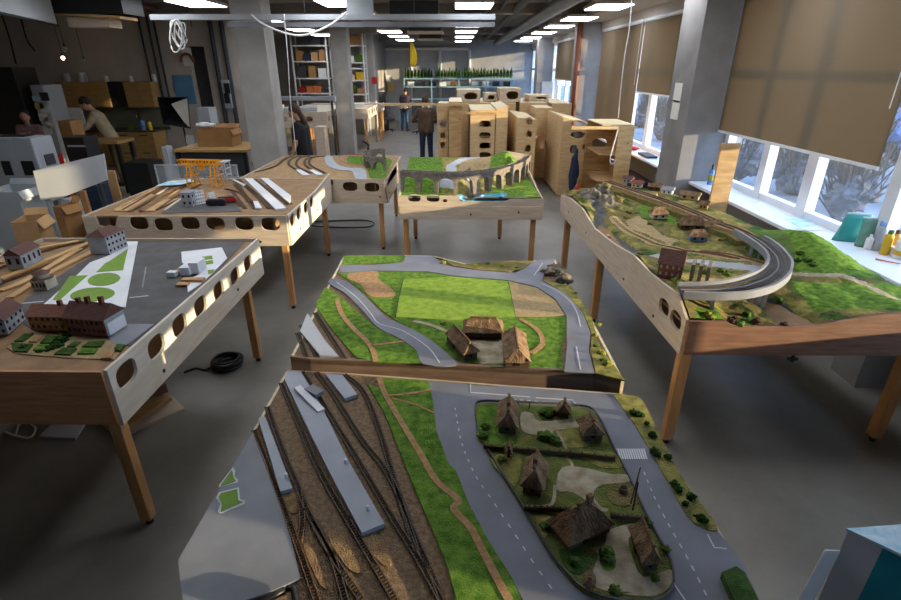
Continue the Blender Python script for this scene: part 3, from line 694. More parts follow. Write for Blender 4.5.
hb_ = model_house('model_house', 'red brick model townhouse with three chimneys and a white gable, behind the little garden', *a((296, 488), (462, 500)), ZA+.008, .15, 220+.2334*412, .07, 'red_brick', 'roof_brown', 8, 2, 'model town houses', chims=((-.3, .03), (-.05, .04), (.3, .045)))
wb = [c for c in hb_.children if c.name.startswith('wall')][0]; bx = max(v.co.x for v in wb.data.vertices); bz = max(v.co.z for v in wb.data.vertices)
MB().panel([(-.075, 0), (.075, 0), (.075, bz), (0, bz+.055), (-.075, bz)], [], .004, (bx+.0005, 0, 0), (0, 1, 0), (0, 0, 1)).build('gable', 'grey_plaster', hb_, local=True)['label'] = 'pale grey gable wall'
MB().box((bx+.007, 0, bz*.36), (.003, .13, bz*.7)).build('gable_panel', 'white_paint', hb_, local=True)
model_house('model_house', 'tall grey model house with rows of small windows at the far end of the plaza', *a((470, 148), (548, 112)), ZA+.007, .16, 220+.2334*70, .05, 'grey_plaster', 'roof_brown', 5, 3, 'model town houses', hip=.05, dark=True)
model_house('model_house', 'white gabled model house with brown roof on the bare plywood corner', *a((35, 212), (105, 210)), ZA+.014, .22, 220+.2334*150, .05, 'grey_plaster', 'roof_brown', 2, 1, 'model town houses', side=4)
model_house('model_house', 'grey model house with brown roof at the left edge of the town table', *a((-60, 500), (38, 490)), ZA+.006, .2, 220+.2334*435, .06, 'grey_plaster', 'roof_brown', 3, 2, 'model town houses', side=4)
model_house('model_house', 'small white model house cut by the left edge of the picture', *a((-70, 290), (12, 270)), ZA+.014, .12, 220+.2334*215, .04, 'grey_plaster', 'roof_brown', 3, 1, 'model town houses', side=2)
# little square tower with round top
p = PZ(*a((182, 296))[0], ZA+.004); t = thing('model_tower', 'small beige model tower with stepped roof beside the plaza', 'model tower', (p.x, p.y+.03, ZA+.004))
MB().box((0, 0, .035), (.10, .10, .07)).build('base', 'plaster', t, local=True); MB().cyl((0, 0, .07), (0, 0, .105), .045, .045, 16).build('drum', 'plaster', t, local=True)
MB().cyl((0, 0, .105), (0, 0, .125), .055, .02, 16).build('roof', 'roof_brown', t, local=True); MB().cyl((0, 0, .07), (0, 0, .078), .07, .06, 8).build('ledge', 'roof_brown', t, local=True)
for k in range(4): MB().box((-.036+.024*k, -.0505, .035), (.01, .003, .03)).build('window', 'glass_dark', t, local=True)
# white station mock-up on its own card base
b_ = crop(140, 230, .15)
t = thing('model_station', 'white card station mock-up on a white base with small green squares', 'model station', (*PZ(*b_((430, 260))[0], ZA).xy, ZA+.004))
z = ZA+.01
o = MB().slab(onz(b_((275, 145), (545, 115), (580, 185), (490, 280), (400, 360), (320, 415), (310, 330), (390, 300), (280, 215)), z), ZA+.004, z).build('card_base', 'white_paint', t)
for q in (((415, 178), (480, 170), (485, 192), (420, 200)), ((420, 208), (485, 200), (490, 222), (425, 232)), ((450, 268), (500, 262), (480, 285), (455, 292))): MB().slab(onz(b_(*q), z+.002), z, z+.002).build('lawn', 'grass_flat', t)
def small_block(par, px, w, d, h, m, rz=0, nm='block'):
    p = PZ(*px, z); MB().box((p.x, p.y+d/2, z+h/2+.0005), (w, d, h), rz).build(nm, m, par, bevel=.002)
for px, w, d, h, m, nm in ((b_((300, 305))[0], .07, .14, .06, 'white_paint', 'wing'), (b_((365, 295))[0], .07, .12, .085, 'white_paint', 'tower'), (b_((245, 300))[0], .05, .2, .02, 'cardboard_pale', 'annex'), (b_((345, 350))[0], .15, .05, .02, 'cardboard_pale', 'porch'), (b_((208, 315))[0], .06, .05, .035, 'white_paint', 'kiosk'), (b_((275, 375))[0], .08, .05, .012, 'cardboard_pale', 'step')): small_block(t, px, w, d, h, m, 0, nm)

# ---------------------------------------------------------------- B: station module, left middle
B0, B1, BF, BB = -3.72, -1.68, 5.02, 6.93
CLAMP[0] = (B0+.03, B1-.03, BF+.03, BB-.03)
tB = thing('layout_table', 'plywood layout table in the second row at left with many bare tracks and white platforms', 'model railway table', ((B0+B1)/2, (BF+BB)/2, 0))
b = crop(90, 140, .222)
hs = [hole_on_y(p, BF, B0, .19, .135) for p in b((225, 372), (335, 379), (455, 373), (568, 375), (697, 375), (815, 377))]
top = [(0, 1.05), (.13, 1.05), (.14, .95), (.30, .93), (.33, 1.0), (.36, 1.05), (B1-B0, 1.06)]
apron(tB, 'front_board', (B0, BF), (B1, BF), .745, top, hs, 'ply', bolts=((.72, .79), (1.75, .79)))
c = crop(250, 130, .222)
hs = [hole_on_x(p, B1, BF, 1, .17, .12) for p in c((184, 405), (213, 377), (245, 350), (272, 323))]
apron(tB, 'side_board', (B1, BF), (B1, BB), .745, [(0, 1.06), (1.1, 1.06), (1.35, 1.075), (BB-BF, 1.12)], hs, 'ply_pale', bolts=((.35, .82), (1.1, .84)))
apron(tB, 'back_board', (B1, BB), (B0, BB), .745, 1.05, (), 'ply'); apron(tB, 'far_side_board', (B0, BB), (B0, BF), .745, 1.05, (), 'ply')
ZB = 1.05
MB().box(((B0+B1)/2, BF+.16, .885), (B1-B0-.3, .018, .27)).box(((B0+B1)/2, BF+.08, .76), (B1-B0-.3, .15, .016)).build('inner_board', 'baseboard_wood', tB)
MB().box((B1-.16, (BF+BB)/2, .885), (.018, BB-BF-.1, .27)).box((B1-.08, (BF+BB)/2, .76), (.15, BB-BF-.1, .016)).build('inner_board', 'baseboard_wood', tB)
MB().box(((B0+B1)/2, (BF+BB)/2, ZB-.015), (B1-B0-.04, BB-BF-.04, .02)).build('top_board', 'baseboard_wood', tB)
for x, y in ((B1-.08, BF+.08), (B1-.08, BB-.1), (B0+.1, BF+.1), (B0+.1, BB-.1)): add_leg(tB, x, y)
sheet(tB, 'square', b((320, 330), (400, 272), (640, 272), (685, 322)), ZB, .004, 'asphalt_dark')
for q in (((700, 168), (735, 168), (885, 305), (835, 310)), ((772, 168), (805, 168), (905, 250), (900, 285)), ((735, 275), (755, 275), (775, 305), (745, 305)), ((640, 165), (655, 162), (700, 200), (690, 205))): sheet(tB, 'platform', b(*q), ZB+.016, .018, 'white_paint')
for q in (((680, 170), (810, 310)), ((755, 168), (890, 290)), ((655, 180), (740, 310)), ((640, 230), (700, 310)), ((610, 220), (680, 240), (715, 280)), ((120, 316), (300, 240), (430, 190)), ((190, 316), (360, 240), (470, 190)), ((260, 316), (400, 250), (500, 200)), ((150, 300), (330, 215)), ((310, 310), (420, 255)), ((700, 200), (830, 312)), ((745, 200), (880, 310)), ((800, 200), (905, 290)), ((625, 250), (680, 300)), ((650, 200), (760, 312))): track(tB, onz(b(*q), ZB), ZB, .022, sleepers=False, rust=True)
for q in (((105, 318), (270, 240), (300, 250), (170, 318)), ((225, 318), (330, 268), (400, 262), (290, 318))): sheet(tB, 'terrain_layer', b(*q), ZB+.008, .01, 'ply_gold')
for k2 in range(7): strip(tB, 'terrain_layer', b((108+38*k2, 314), (300+26*k2, 205+4*k2)), .028, ZB+.006+.004*(k2 % 2), .006, ('ply_gold', 'roof_brown', 'ply_pale', 'baseboard_wood')[k2 % 4], 0)
for q in (((230, 318), (345, 250)), ((175, 318), (300, 245))): strip(tB, 'terrain_layer', b(*q), .03, ZB+.018, .01, 'baseboard_wood', 0)
k = crop(150, 150, .1333)
model_house('model_station', 'dark grey model station block on the track table, sunlit on its right face', *k((245, 425), (325, 425)), ZB+.001, .16, 150+.1333*325, .02, 'grey_plaster', 'grey_board', 2, 2, flat=True, side=3)
for lab, q in (('tall white lattice model facade standing behind the model station block', ((346, 412), (414, 398), 310)), ('smaller white lattice model facade right of the taller one', ((440, 385), (488, 370), 325))):
    p, r = PZ(*k(q[0])[0], ZB), PZ(*k(q[1])[0], ZB); u = (r-p); L = u.length; d = ray(k(q[0])[0][0], k((0, q[2]))[0][1]); hh = H+d[2]*p.xy.length/math.hypot(d[0], d[1])-ZB
    hol = [oval(L*(i+.5)/4, hh*(j+.55)/4, L/6, hh/6, 10) for i in range(4) for j in range(4)]
    tag(MB().panel([(0, 0), (L, 0), (L, hh), (0, hh)], hol, .012, (p.x, p.y, ZB+.001), u.normalized(), (0, 0, 1)).build('model_facade', 'white_paint'), lab, 'model house')
def loco(px, L, m, label, rz):
    p = PZ(*px, ZB); t = thing('model_locomotive', label, 'model train', (p.x, p.y, ZB+.004), rz)
    MB().box((0, 0, .035), (L, .05, .045)).build('body', m, t, local=True, bevel=.006); MB().box((0, 0, .064), (L*.8, .044, .014)).build('roof', 'dark_grey', t, local=True)
    MB().box((0, 0, .012), (L*.9, .036, .014)).build('chassis', 'black_metal', t, local=True)
    for sx in (-.33, -.2, .2, .33): MB().cyl((sx*L, -.02, .009), (sx*L, .02, .009), .009, n=10).build('wheelset', 'black_metal', t, local=True)
loco(k((500, 418))[0], .2, 'black_plastic', 'black model locomotive at the left of the red one on the track table', .15)
loco(k((578, 400))[0], .2, 'red_plastic', 'bright red model locomotive on the track table', .35)
# yellow gantry crane
p = PZ(*k((325, 270))[0], ZB); q = PZ(*k((500, 275))[0], ZB); L = (q-p).length
t = thing('model_crane', 'yellow model gantry crane straddling the tracks in front of the clear sheet', 'model crane', (p.x, p.y, ZB+.001), math.atan2(q.y-p.y, q.x-p.x))
hh = .27
mb = MB()
for y in (-.03, .03):
    mb.box((L/2, y, hh), (L+.25, .012, .012)); mb.box((L/2, y, hh+.05), (L+.25, .012, .012))
    for i in range(12): mb.bar((-.12+i*(L+.24)/12, y, hh), (-.12+(i+1)*(L+.24)/12, y, hh+.05 if i % 2 == 0 else hh), .006, .006); mb.box((-.12+i*(L+.24)/12, y, hh+.025), (.006, .006, .05))
mb.build('girder', 'yellow_plastic', t, local=True)
for x in (0, L):
    mb = MB()
    for y in (-1, 1):
        mb.bar((x-.02, y*.09, .02), (x-.015, y*.03, hh), .012, .012); mb.bar((x+.05, y*.09, .02), (x+.03, y*.03, hh), .012, .012)
        for zz in (.06, .12, .18, .24): mb.bar((x-.02, y*(.09-.06*zz/hh), zz), (x+.05, y*(.09-.06*zz/hh), zz), .008, .008)
    for zz in (.02, .14): mb.bar((x-.02, -.09, zz), (x-.02, .09, zz), .01, .01); mb.bar((x+.05, -.09, zz), (x+.05, .09, zz), .01, .01)
    mb.build('leg', 'yellow_plastic', t, local=True)
MB().box((L*.5, 0, hh-.04), (.06, .05, .05)).build('cab', 'yellow_plastic', t, local=True)
p = PZ(*k((570, 235))[0], ZB); t = thing('model_gantry', 'grey model lattice frame standing right of the yellow crane', 'model gantry', (p.x, p.y, ZB+.010))
mb = MB()
for x in (-.05, .05):
    for y in (-.08, .08): mb.box((x, y, .12), (.014, .014, .24))
for zz in (.08, .16, .235):
    for y in (-.08, .08): mb.box((0, y, zz), (.1, .012, .012))
    for x in (-.05, .05): mb.box((x, 0, zz), (.012, .16, .012))
mb.build('frame', 'machine_grey', t, local=True); MB().box((0, 0, .245), (.13, .2, .01)).build('deck', 'machine_grey', t, local=True)
# clear sheet standing behind B and white folded sheet
y = BB+.04; a0, a1 = PY(154.5, 165, y), PY(236, 165, y)
t = thing('clear_sheet', 'clear acrylic sheet with bright edges standing behind the track table', 'acrylic sheet', ((a0.x+a1.x)/2, y, .6))
MB().box(((a0.x+a1.x)/2, y, (a0.z+.62)/2), (a1.x-a0.x, .01, a0.z-.62)).build('pane', 'clear', t)
mb = MB(); mb.box(((a0.x+a1.x)/2, y, a0.z), (a1.x-a0.x+.02, .016, .016))
for x in (a0.x, a1.x): mb.box((x, y, (a0.z+.62)/2), (.016, .016, a0.z-.62))
mb.build('edge', 'machine_grey', t)
tag(MB().slab(onz(k((20, 268), (130, 235), (300, 218), (350, 232), (230, 258)), ZB+.024), ZB+.018, ZB+.024).build('card_sheet', 'paper_blue'), 'pale curved card lying on the back of the track table by the yellow crane', 'card')

# ---------------------------------------------------------------- C: back-left module
C1, CF, CB = -.93, 7.02, 9.05
C0 = -2.92
CLAMP[0] = (C0+.03, C1-.03, CF+.03, CB-.03)
tC = thing('layout_table', 'plywood layout table in the back row by the corridor, with river and green corner', 'model railway table', ((C0+C1)/2, (CF+CB)/2, 0))
hs = [hole_on_y(p, CF, C0, .20, .125) for p in c((452, 254), (550, 257))]
top = [(0, 1.03), (1.0, 1.03), (C1-C0, 1.035)]
apron(tC, 'front_board', (C0, CF), (C1, CF), .70, top, hs+[(PY(325, 182, CF).x-C0, PY(325, 182, CF).z, .24, .1)], 'ply', bolts=((1.9, .79),))
hs = [hole_on_x(p, C1, CF, 1, .17, .1) for p in c((606, 245), (630, 210), (654, 178))]
apron(tC, 'side_board', (C1, CF), (C1, CB), .70, 1.035, hs, 'ply', bolts=((.18, .80),))
apron(tC, 'back_board', (C1, CB), (C0, CB), .70, 1.03, (), 'ply'); apron(tC, 'far_side_board', (C0, CB), (C0, CF), .70, 1.03, (), 'ply')
ZCm = 1.025
MB().box(((C0+C1)/2, CF+.16, .86), (C1-C0-.3, .018, .27)).box(((C0+C1)/2, CF+.08, .72), (C1-C0-.3, .15, .016)).build('inner_board', 'baseboard_wood', tC)
MB().box((C1-.16, (CF+CB)/2, .86), (.018, CB-CF-.1, .27)).build('inner_board', 'baseboard_wood', tC)
MB().box(((C0+C1)/2, (CF+CB)/2, ZCm-.015), (C1-C0-.04, CB-CF-.04, .02)).build('top_board', 'sandbed', tC)
for x, y in ((C1-.1, CF+.1), (C1-.1, CB-.1), (C0+.1, CF+.1), (C0+.1, CB-.1)): add_leg(tC, x, y)
for q in (((240, 195), (175, 155), (195, 125), (240, 112)), ((275, 195), (210, 160), (225, 125), (280, 112)), ((310, 195), (250, 160), (255, 130), (320, 112)), ((340, 195), (270, 155), (280, 125), (350, 112)), ((20, 190), (110, 165), (160, 130), (200, 112))): track(tC, onz(c(*q), ZCm), ZCm, .022, sleepers=False)
for q in (((205, 178), (230, 178), (270, 202), (235, 202)), ((265, 178), (285, 178), (330, 200), (300, 202))): sheet(tC, 'platform', c(*q), ZCm+.012, .014, 'white_paint')
cc = crop(300, 130, .1167)
sheet(tC, 'river', cc((225, 215), (285, 212), (310, 285), (400, 320), (540, 330), (570, 385), (560, 420), (480, 425), (460, 385), (440, 350), (330, 340), (230, 300)), ZCm+.003, .004, 'platform_grey', 4)
sheet(tC, 'grass', cc((400, 245), (440, 215), (560, 205), (640, 200), (760, 240), (790, 265), (715, 428), (590, 428), (585, 350), (545, 300), (420, 280)), ZCm+.005, .004, 'grass', 0)
strip(tC, 'path', cc((420, 215), (365, 235), (370, 265), (450, 290), (540, 300)), .05, ZCm+.004, .004, 'dirt')
# small curved viaduct on C
def viaduct(label, path, z0, deck, w, arches, m='stone', pier_w=.05, rise=.05, th=.03, z0s=None):
    """curved arched viaduct: path world XY, arches evenly spaced"""
    t = thing('model_viaduct', label, 'model viaduct', (path[0][0], path[0][1], z0))
    line = smooth_line(path, 16); cum = [0]
    for p, q in zip(line, line[1:]): cum.append(cum[-1]+(Vector(q)-Vector(p)).length)
    tot = cum[-1]
    def at(s):
        for i in range(len(line)-1):
            if cum[i+1] >= s or i == len(line)-2:
                f = (s-cum[i])/max(cum[i+1]-cum[i], 1e-9); p = Vector(line[i]).lerp(Vector(line[i+1]), f); d = (Vector(line[i+1])-Vector(line[i])).normalized(); return p, Vector((-d.y, d.x))
    mb = MB(); bm = mb.bm; N = arches*14; prev = None; ht = deck-th
    for i in range(N+1):
        s = tot*i/N; f = (s/tot*arches) % 1 if i < N else 0
        span = 1-pier_w*arches/tot; g = abs(f-.5)/(span/2)
        zb = z0 if g >= 1 else ht-.012-(1-math.sqrt(max(0, 1-g*g)))*rise*1.0
        if g >= .97: zb = z0
        elif zb < z0: zb = z0
        p, n = at(s); ring = [bm.verts.new((p.x+n.x*sg*w/2, p.y+n.y*sg*w/2, zz)) for sg, zz in ((-1, zb), (-1, deck), (1, deck), (1, zb))]
        if prev:
            for k2 in range(4): bm.faces.new((prev[k2], ring[k2], ring[(k2+1) % 4], prev[(k2+1) % 4]))
        else: bm.faces.new(ring)
        prev = ring
    bm.faces.new(prev[::-1]); mb.build('arches', m, t)
    for sg in (-1, 1): MB().ribbon(offset_pts(line, sg*(w/2)), .012, deck-.006, deck+.022).build('parapet', m, t)
    track(t, [tuple(x) for x in line[::8]]+[tuple(line[-1])], deck+.001, min(.022, w*.4), n=3, sleepers=False)
    return t
pz = ZCm+.165
viaduct('small curved grey model viaduct on the green corner of the back left table', onz(cc((722, 172), (640, 178), (580, 192), (562, 212), (590, 236), (650, 246), (728, 250)), pz), ZCm+.007, pz, .075, 6, rise=.07, pier_w=.05)

# ---------------------------------------------------------------- D: viaduct module, centre back
D0, D1, DF, DB = -.655, 1.04, 6.06, 7.75
CLAMP[0] = None
tD = thing('layout_table', 'plywood layout table at centre back carrying the long arched viaduct over blue water', 'model railway table', ((D0+D1)/2, (DF+DB)/2, 0))
d_ = crop(380, 130, .2334)
apron(tD, 'front_board', (D0, DF), (D1, DF), .74, .895, (), 'ply', bolts=((.85, .80), (1.42, .83)))
hs = [hole_on_y(p, DF+.02, D0, .155, .085) for p in d_((147, 291), (227, 292))]+[hole_on_y(d_((279, 302))[0], DF+.02, D0, .05, .04)]
xs = [PY(*p, DF).x-D0 for p in d_((335, 300), (540, 300))]
apron(tD, 'upper_front_board', (D0, DF+.02), (D1, DF+.02), .895, [(0, 1.02), (xs[0], 1.02), (xs[0]+.02, .955), (xs[1]-.02, .95), (xs[1]+.05, .985), (1.45, .98), (D1-D0, .985)], hs, 'ply')
apron(tD, 'side_board', (D1, DF), (D1, DB), .74, [(0, .98), (.5, 1.0), (1.0, 1.05), (DB-DF, 1.1)], (), 'ply'); apron(tD, 'far_side_board', (D0, DB), (D0, DF), .74, [(0, 1.1), (.9, 1.02), (DB-DF, 1.02)], (), 'ply')
MB().box(((D0+D1)/2, DF+.14, .86), (D1-D0-.1, .018, .2)).build('inner_board', 'baseboard_wood', tD)
zbk = PY(507, 150, DB).z; pb = lambda x, y: (D1-PY(x, y, DB).x, PY(x, y, DB).z)
apron(tD, 'back_board', (D1, DB), (D0, DB), .74, [(0, 1.1), pb(528, 155), pb(507, 151), pb(496, 158.5), pb(447, 158.5), pb(412, 158), (D1-D0, 1.1)], (), 'ply')
for x, y in ((D0+.06, DF+.08), (D1-.08, DF+.08), (D0+.06, DB-.12), (D1-.35, DB-.12)): add_leg(tD, x, y)
# terrain: low front with river, high plateau at the back
vpath = [tuple(p) for p in onz(((401, 172), (450, 174), (480, 172.5), (505, 168), (521, 162.5), (528, 156.5)), 1.25)]
riv = onz(d_((365, 300), (385, 275), (400, 250), (390, 225), (430, 200)), 1.0)
watr = onz(d_((335, 300), (345, 278), (440, 285), (540, 282), (560, 300)), .97)
def hD(x, y):
    dv = near((x, y), vpath); line_y = min(vpath, key=lambda q: abs(q[0]-x))[1]
    behind = y > line_y+.02 and x < 1.0
    z = 1.005
    if behind: z = 1.0+min(1, max(0, (dv-.10)/.20))*(.12+.09*max(0, min(1, (y-6.9)/.8)))
    if x > .35 and behind: z += .10*math.exp(-((x-.72)/.16)**2-((y-7.6)/.25)**2)
    z -= .07*math.exp(-(near((x, y), riv)/.09)**2)
    return z+.006*noise.noise(Vector((x*12, y*12, 0)))
def heightfield(t, hf, x0, x1, y0, y1, step, classify, mats, outline=None, base=.8):
    nx, ny = int((x1-x0)/step), int((y1-y0)/step); parts = {}
    for i in range(nx):
        for j in range(ny):
            cx, cy = x0+(i+.5)*step, y0+(j+.5)*step
            if outline and not inside((cx, cy), outline): continue
            parts.setdefault(classify(cx, cy), []).append((i, j))
    for key, cells in parts.items():
        mb = MB(); vs = {}
        def V(i, j):
            if (i, j) not in vs:
                x, y = x0+i*step, y0+j*step; vs[(i, j)] = mb.bm.verts.new((x, y, hf(x, y)))
            return vs[(i, j)]
        for i, j in cells: mb.bm.faces.new((V(i, j), V(i+1, j), V(i+1, j+1), V(i, j+1)))
        nm, m = mats[key]; o = mb.build(nm, m, t, smooth=True)
        if nm in ('patchy_grass', 'dry_grass', 'light_grass', 'scrub', 'grass'): o['kind'] = 'stuff'
Dreg = [('water', onz(d_((330, 310), (340, 280), (385, 282), (440, 287), (540, 280), (545, 310)), .97)), ('road', onz(d_((255, 262), (270, 235), (300, 205), (315, 195), (330, 215), (320, 265)), 1.0)), ('rock', onz(d_((345, 225), (385, 205), (415, 230), (450, 275), (395, 285), (370, 260)), 1.0)), ('grass', onz(d_((100, 270), (100, 160), (265, 165), (270, 270)), 1.0))]
Droad = onz(d_((300, 180), (305, 150), (350, 135), (480, 122)), 1.17); Dtan = onz(d_((335, 165), (345, 140), (480, 125), (465, 160), (400, 172)), 1.16); Dgr = onz(d_((455, 165), (480, 125), (540, 85), (615, 110), (640, 120), (600, 150)), 1.2)
def cD(x, y):
    for k2, pg in Dreg:
        if inside((x, y), pg): return k2
    if near((x, y), Droad) < .06: return 'road'
    if inside((x, y), Dtan): return 'tan'
    if inside((x, y), Dgr): return 'grass'
    ly = min(vpath, key=lambda q: abs(q[0]-x))[1]
    if y > ly: return 'dry'
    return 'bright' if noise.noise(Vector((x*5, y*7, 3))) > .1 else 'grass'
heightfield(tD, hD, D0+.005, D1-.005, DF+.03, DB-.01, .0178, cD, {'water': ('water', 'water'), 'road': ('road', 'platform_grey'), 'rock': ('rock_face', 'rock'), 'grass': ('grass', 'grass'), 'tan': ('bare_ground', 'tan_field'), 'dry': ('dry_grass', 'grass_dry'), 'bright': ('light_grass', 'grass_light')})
MB().box(((watr[0].x+watr[3].x)/2+.1, DF+.035, .94), (watr[3].x-watr[0].x+.1, .02, .03)).build('water_edge', 'water', tD)
mb = MB(); blob(mb, (*PZ(*d_((378, 240))[0], 1.0).xy, 1.02), .07, 4, (.6, .6, 1.2), .5); blob(mb, (*PZ(*d_((372, 218))[0], 1.05).xy, 1.06), .06, 9, (.7, .6, 1), .5); mb.build('waterfall', 'white_foam', tD, smooth=True)
viaduct('long curved stone model viaduct with tall arches across the centre back table', vpath, 1.012, 1.25, .085, 11, rise=.075, pier_w=.04, th=.035)
# ---------------------------------------------------------------- E: farm module, centre
ZE = 1.0; ZF = .94
e = crop(310, 240, .3552); f5_, f6_ = crop(160, 360, .4), crop(440, 370, .38314)
def below_seam(pts): return [(x, max(y, 370.8+(x-287)*.0716)) for x, y in pts]
f5 = lambda *p: below_seam(f5_(*p))
f6 = lambda *p: below_seam(f6_(*p))
def edge_frame(t, px, z, depth, names, m):
    pts = onz(px, z); n = len(pts)
    for i in range(n):
        if names[i] is None: continue
        a, b = pts[i], pts[(i+1) % n]; apron(t, names[i], a, b, z-depth, z-.001, (), m, .016)
Eo = e((95, 44), (270, 42), (345, 44), (440, 66), (610, 58), (690, 54), (725, 130), (790, 215), (885, 396), (800, 376), (700, 368), (500, 357), (250, 345), (100, 340), (0, 336), (-56, 330))
Eo_w = onz(Eo, ZE)
tE = thing('layout_table', 'layout table in the centre with a thatched farmyard among green fields and curving grey roads', 'model railway table', (0, 3.0, 0))
MB().slab(Eo_w, ZE-.03, ZE-.004).build('top_board', 'trackbed', tE)
for i in range(len(Eo_w)):
    a, b = Eo_w[i], Eo_w[(i+1) % len(Eo_w)]; front = 8 <= i <= 14
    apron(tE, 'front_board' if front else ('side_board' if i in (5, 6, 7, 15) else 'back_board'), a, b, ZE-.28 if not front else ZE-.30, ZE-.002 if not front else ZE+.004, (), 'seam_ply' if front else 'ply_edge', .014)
for x, y in ((-.78, 2.5), (.78, 2.3), (-.78, 3.85), (.72, 3.65)): add_leg(tE, x, y, .76)
G = lambda nm, pts, z, m, n=3, crp=e, th=.004, t=tE: sheet(t, nm, crp(*pts), z, th, m, n)
G('grass', ((95, 45), (268, 43), (258, 63), (90, 69)), ZE+.002, 'grass', 0)
G('field', ((75, 92), (190, 89), (330, 91), (470, 104), (557, 114), (600, 124), (640, 135), (690, 170), (718, 212), (722, 250), (708, 310), (714, 362), (620, 362), (480, 350), (400, 330), (330, 280), (255, 236), (200, 195), (150, 145), (100, 108)), ZE+.002, 'grass', 0)
G('sunlit_field', ((258, 112), (400, 103), (556, 116), (568, 170), (578, 216), (480, 222), (410, 226), (240, 216), (248, 160)), ZE+.004, 'grass_light', 0)  # paler grass colour paints the sun patch on this field
G('bare_patch', ((115, 93), (188, 88), (192, 108), (226, 133), (240, 156), (190, 162), (162, 152), (140, 124), (108, 108)), ZE+.004, 'dirt')
G('tan_field', ((560, 116), (640, 134), (690, 170), (718, 212), (640, 217), (580, 216)), ZE+.0045, 'tan_field', 0)
G('farmyard', ((440, 255), (550, 262), (556, 348), (480, 348), (450, 310)), ZE+.004, 'pale_dirt', 0)
strip(tE, 'field_edge', e((240, 218), (250, 160), (262, 110)), .008, ZE+.006, .004, 'grass_dark')
for q, w in ((((290, 228), (330, 236), (390, 258)), .03), (((592, 222), (640, 252), (655, 290), (622, 318)), .028)): strip(tE, 'dirt_path', e(*q), w, ZE+.005, .003, 'dirt' if w < .03 else 'pale_dirt')
MAINRD = ((84, 70), (180, 70), (262, 62), (272, 43), (345, 45), (385, 72), (470, 85), (580, 92), (640, 55), (690, 55), (660, 95), (652, 115), (720, 150), (768, 205), (790, 262), (785, 312), (800, 374), (716, 370), (724, 300), (722, 212), (692, 167), (640, 132), (560, 113), (400, 100), (330, 88), (190, 86), (86, 91))
sheet(tE, 'road', e(*MAINRD), ZE+.007, .006, 'asphalt')
sheet(tE, 'road', smooth_line([Vector(q) for q in e((60, 108), (112, 122), (180, 183), (215, 218), (260, 238), (330, 275), (385, 318), (412, 352), (320, 349), (300, 312), (255, 278), (190, 245), (150, 200), (100, 150), (56, 124))], 3, True), ZE+.0075, .006, 'asphalt')
for q in (((75, 118), (130, 160), (170, 205), (195, 235), (260, 255), (330, 300), (365, 345)), ((650, 122), (700, 145), (745, 190), (762, 245)), ((750, 300), (762, 365)), ((630, 100), (655, 65))): strip(tE, 'road_line', e(*q), .006, ZE+.009, .002, 'line_white')
sheet(tE, 'grass', e((42, 134), (62, 140), (120, 190), (180, 242), (250, 270), (300, 312), (320, 347), (190, 343), (130, 330), (60, 250), (14, 182)), ZE+.004, .006, 'grass')
for q, w in ((((76, 165), (88, 205), (122, 248), (170, 296), (186, 342)), .028), (((170, 297), (220, 290), (272, 284)), .022)): strip(tE, 'dirt_path', e(*q), w, ZE+.006, .003, 'dirt')
sheet(tE, 'embankment', e((346, 46), (372, 52), (402, 72), (470, 83), (560, 90), (605, 78), (630, 58), (560, 58), (480, 64), (430, 68)), ZE+.012, .014, 'scrub')
sheet(tE, 'verge', e((735, 128), (760, 165), (795, 220), (808, 290), (850, 345), (888, 395), (805, 374), (790, 310), (793, 262), (770, 205), (722, 152), (660, 116)), ZE+.006, .008, 'grass_dry')
mb = MB()
for i, (px, py) in enumerate(e((690, 85), (705, 98), (672, 95), (715, 115))): p = PZ(px, py, ZE); blob(mb, (p.x, p.y, ZE+.012), .055, i, (1, 1, .7), .6)
mb.build('rock', 'rock', tE, smooth=True)
bushes(tE, ZE+.004, [(*e(q)[0], r) for q, r in (((375, 66), .02), (465, 74) and ((465, 74), .022), ((540, 75), .02), ((580, 80), .018), ((820, 320), .02), ((835, 350), .022), ((800, 270), .016), ((812, 240), .015), ((748, 150), .012), ((375, 236), .014))], 'leaf_yellow')
bushes(tE, ZE+.004, [(*e(q)[0], r) for q, r in (((500, 70), .018), ((825, 340), .014), ((805, 300), .014))], 'leaf_mid')
# tracks and platforms crossing from E onto F
Ez = ZE
for q in (((66, 190), (-40, 332)),): pass
sheet(tE, 'platform', e((-28, 256), (-8, 205), (45, 286), (80, 326), (28, 324)), ZE+.012, .014, 'platform_grey')
for q in (((14, 205), (60, 275), (100, 336)), ((-25, 240), (0, 290), (22, 332)), ((-35, 262), (-20, 300), (-8, 332))): track(tE, onz(e(*q), ZE), ZE-.002, .018)
hut('long thatched model farmhouse at the back of the farmyard', 'model house', *e((428, 262), (545, 264), (432, 226)), ZE, ZE+.005, .045, .055, .3, group='thatched farm buildings', name='thatched_barn')
hut('thatched model barn on the left side of the farmyard, set at an angle', 'model house', *e((434, 328), (478, 314), (379, 266)), ZE, ZE+.005, .045, .055, .3, group='thatched farm buildings', name='thatched_barn')
hut('steep thatched model barn on the right side of the farmyard', 'model house', *e((548, 350), (622, 343), (540, 268)), ZE, ZE+.005, .045, .065, .25, group='thatched farm buildings', name='thatched_barn')

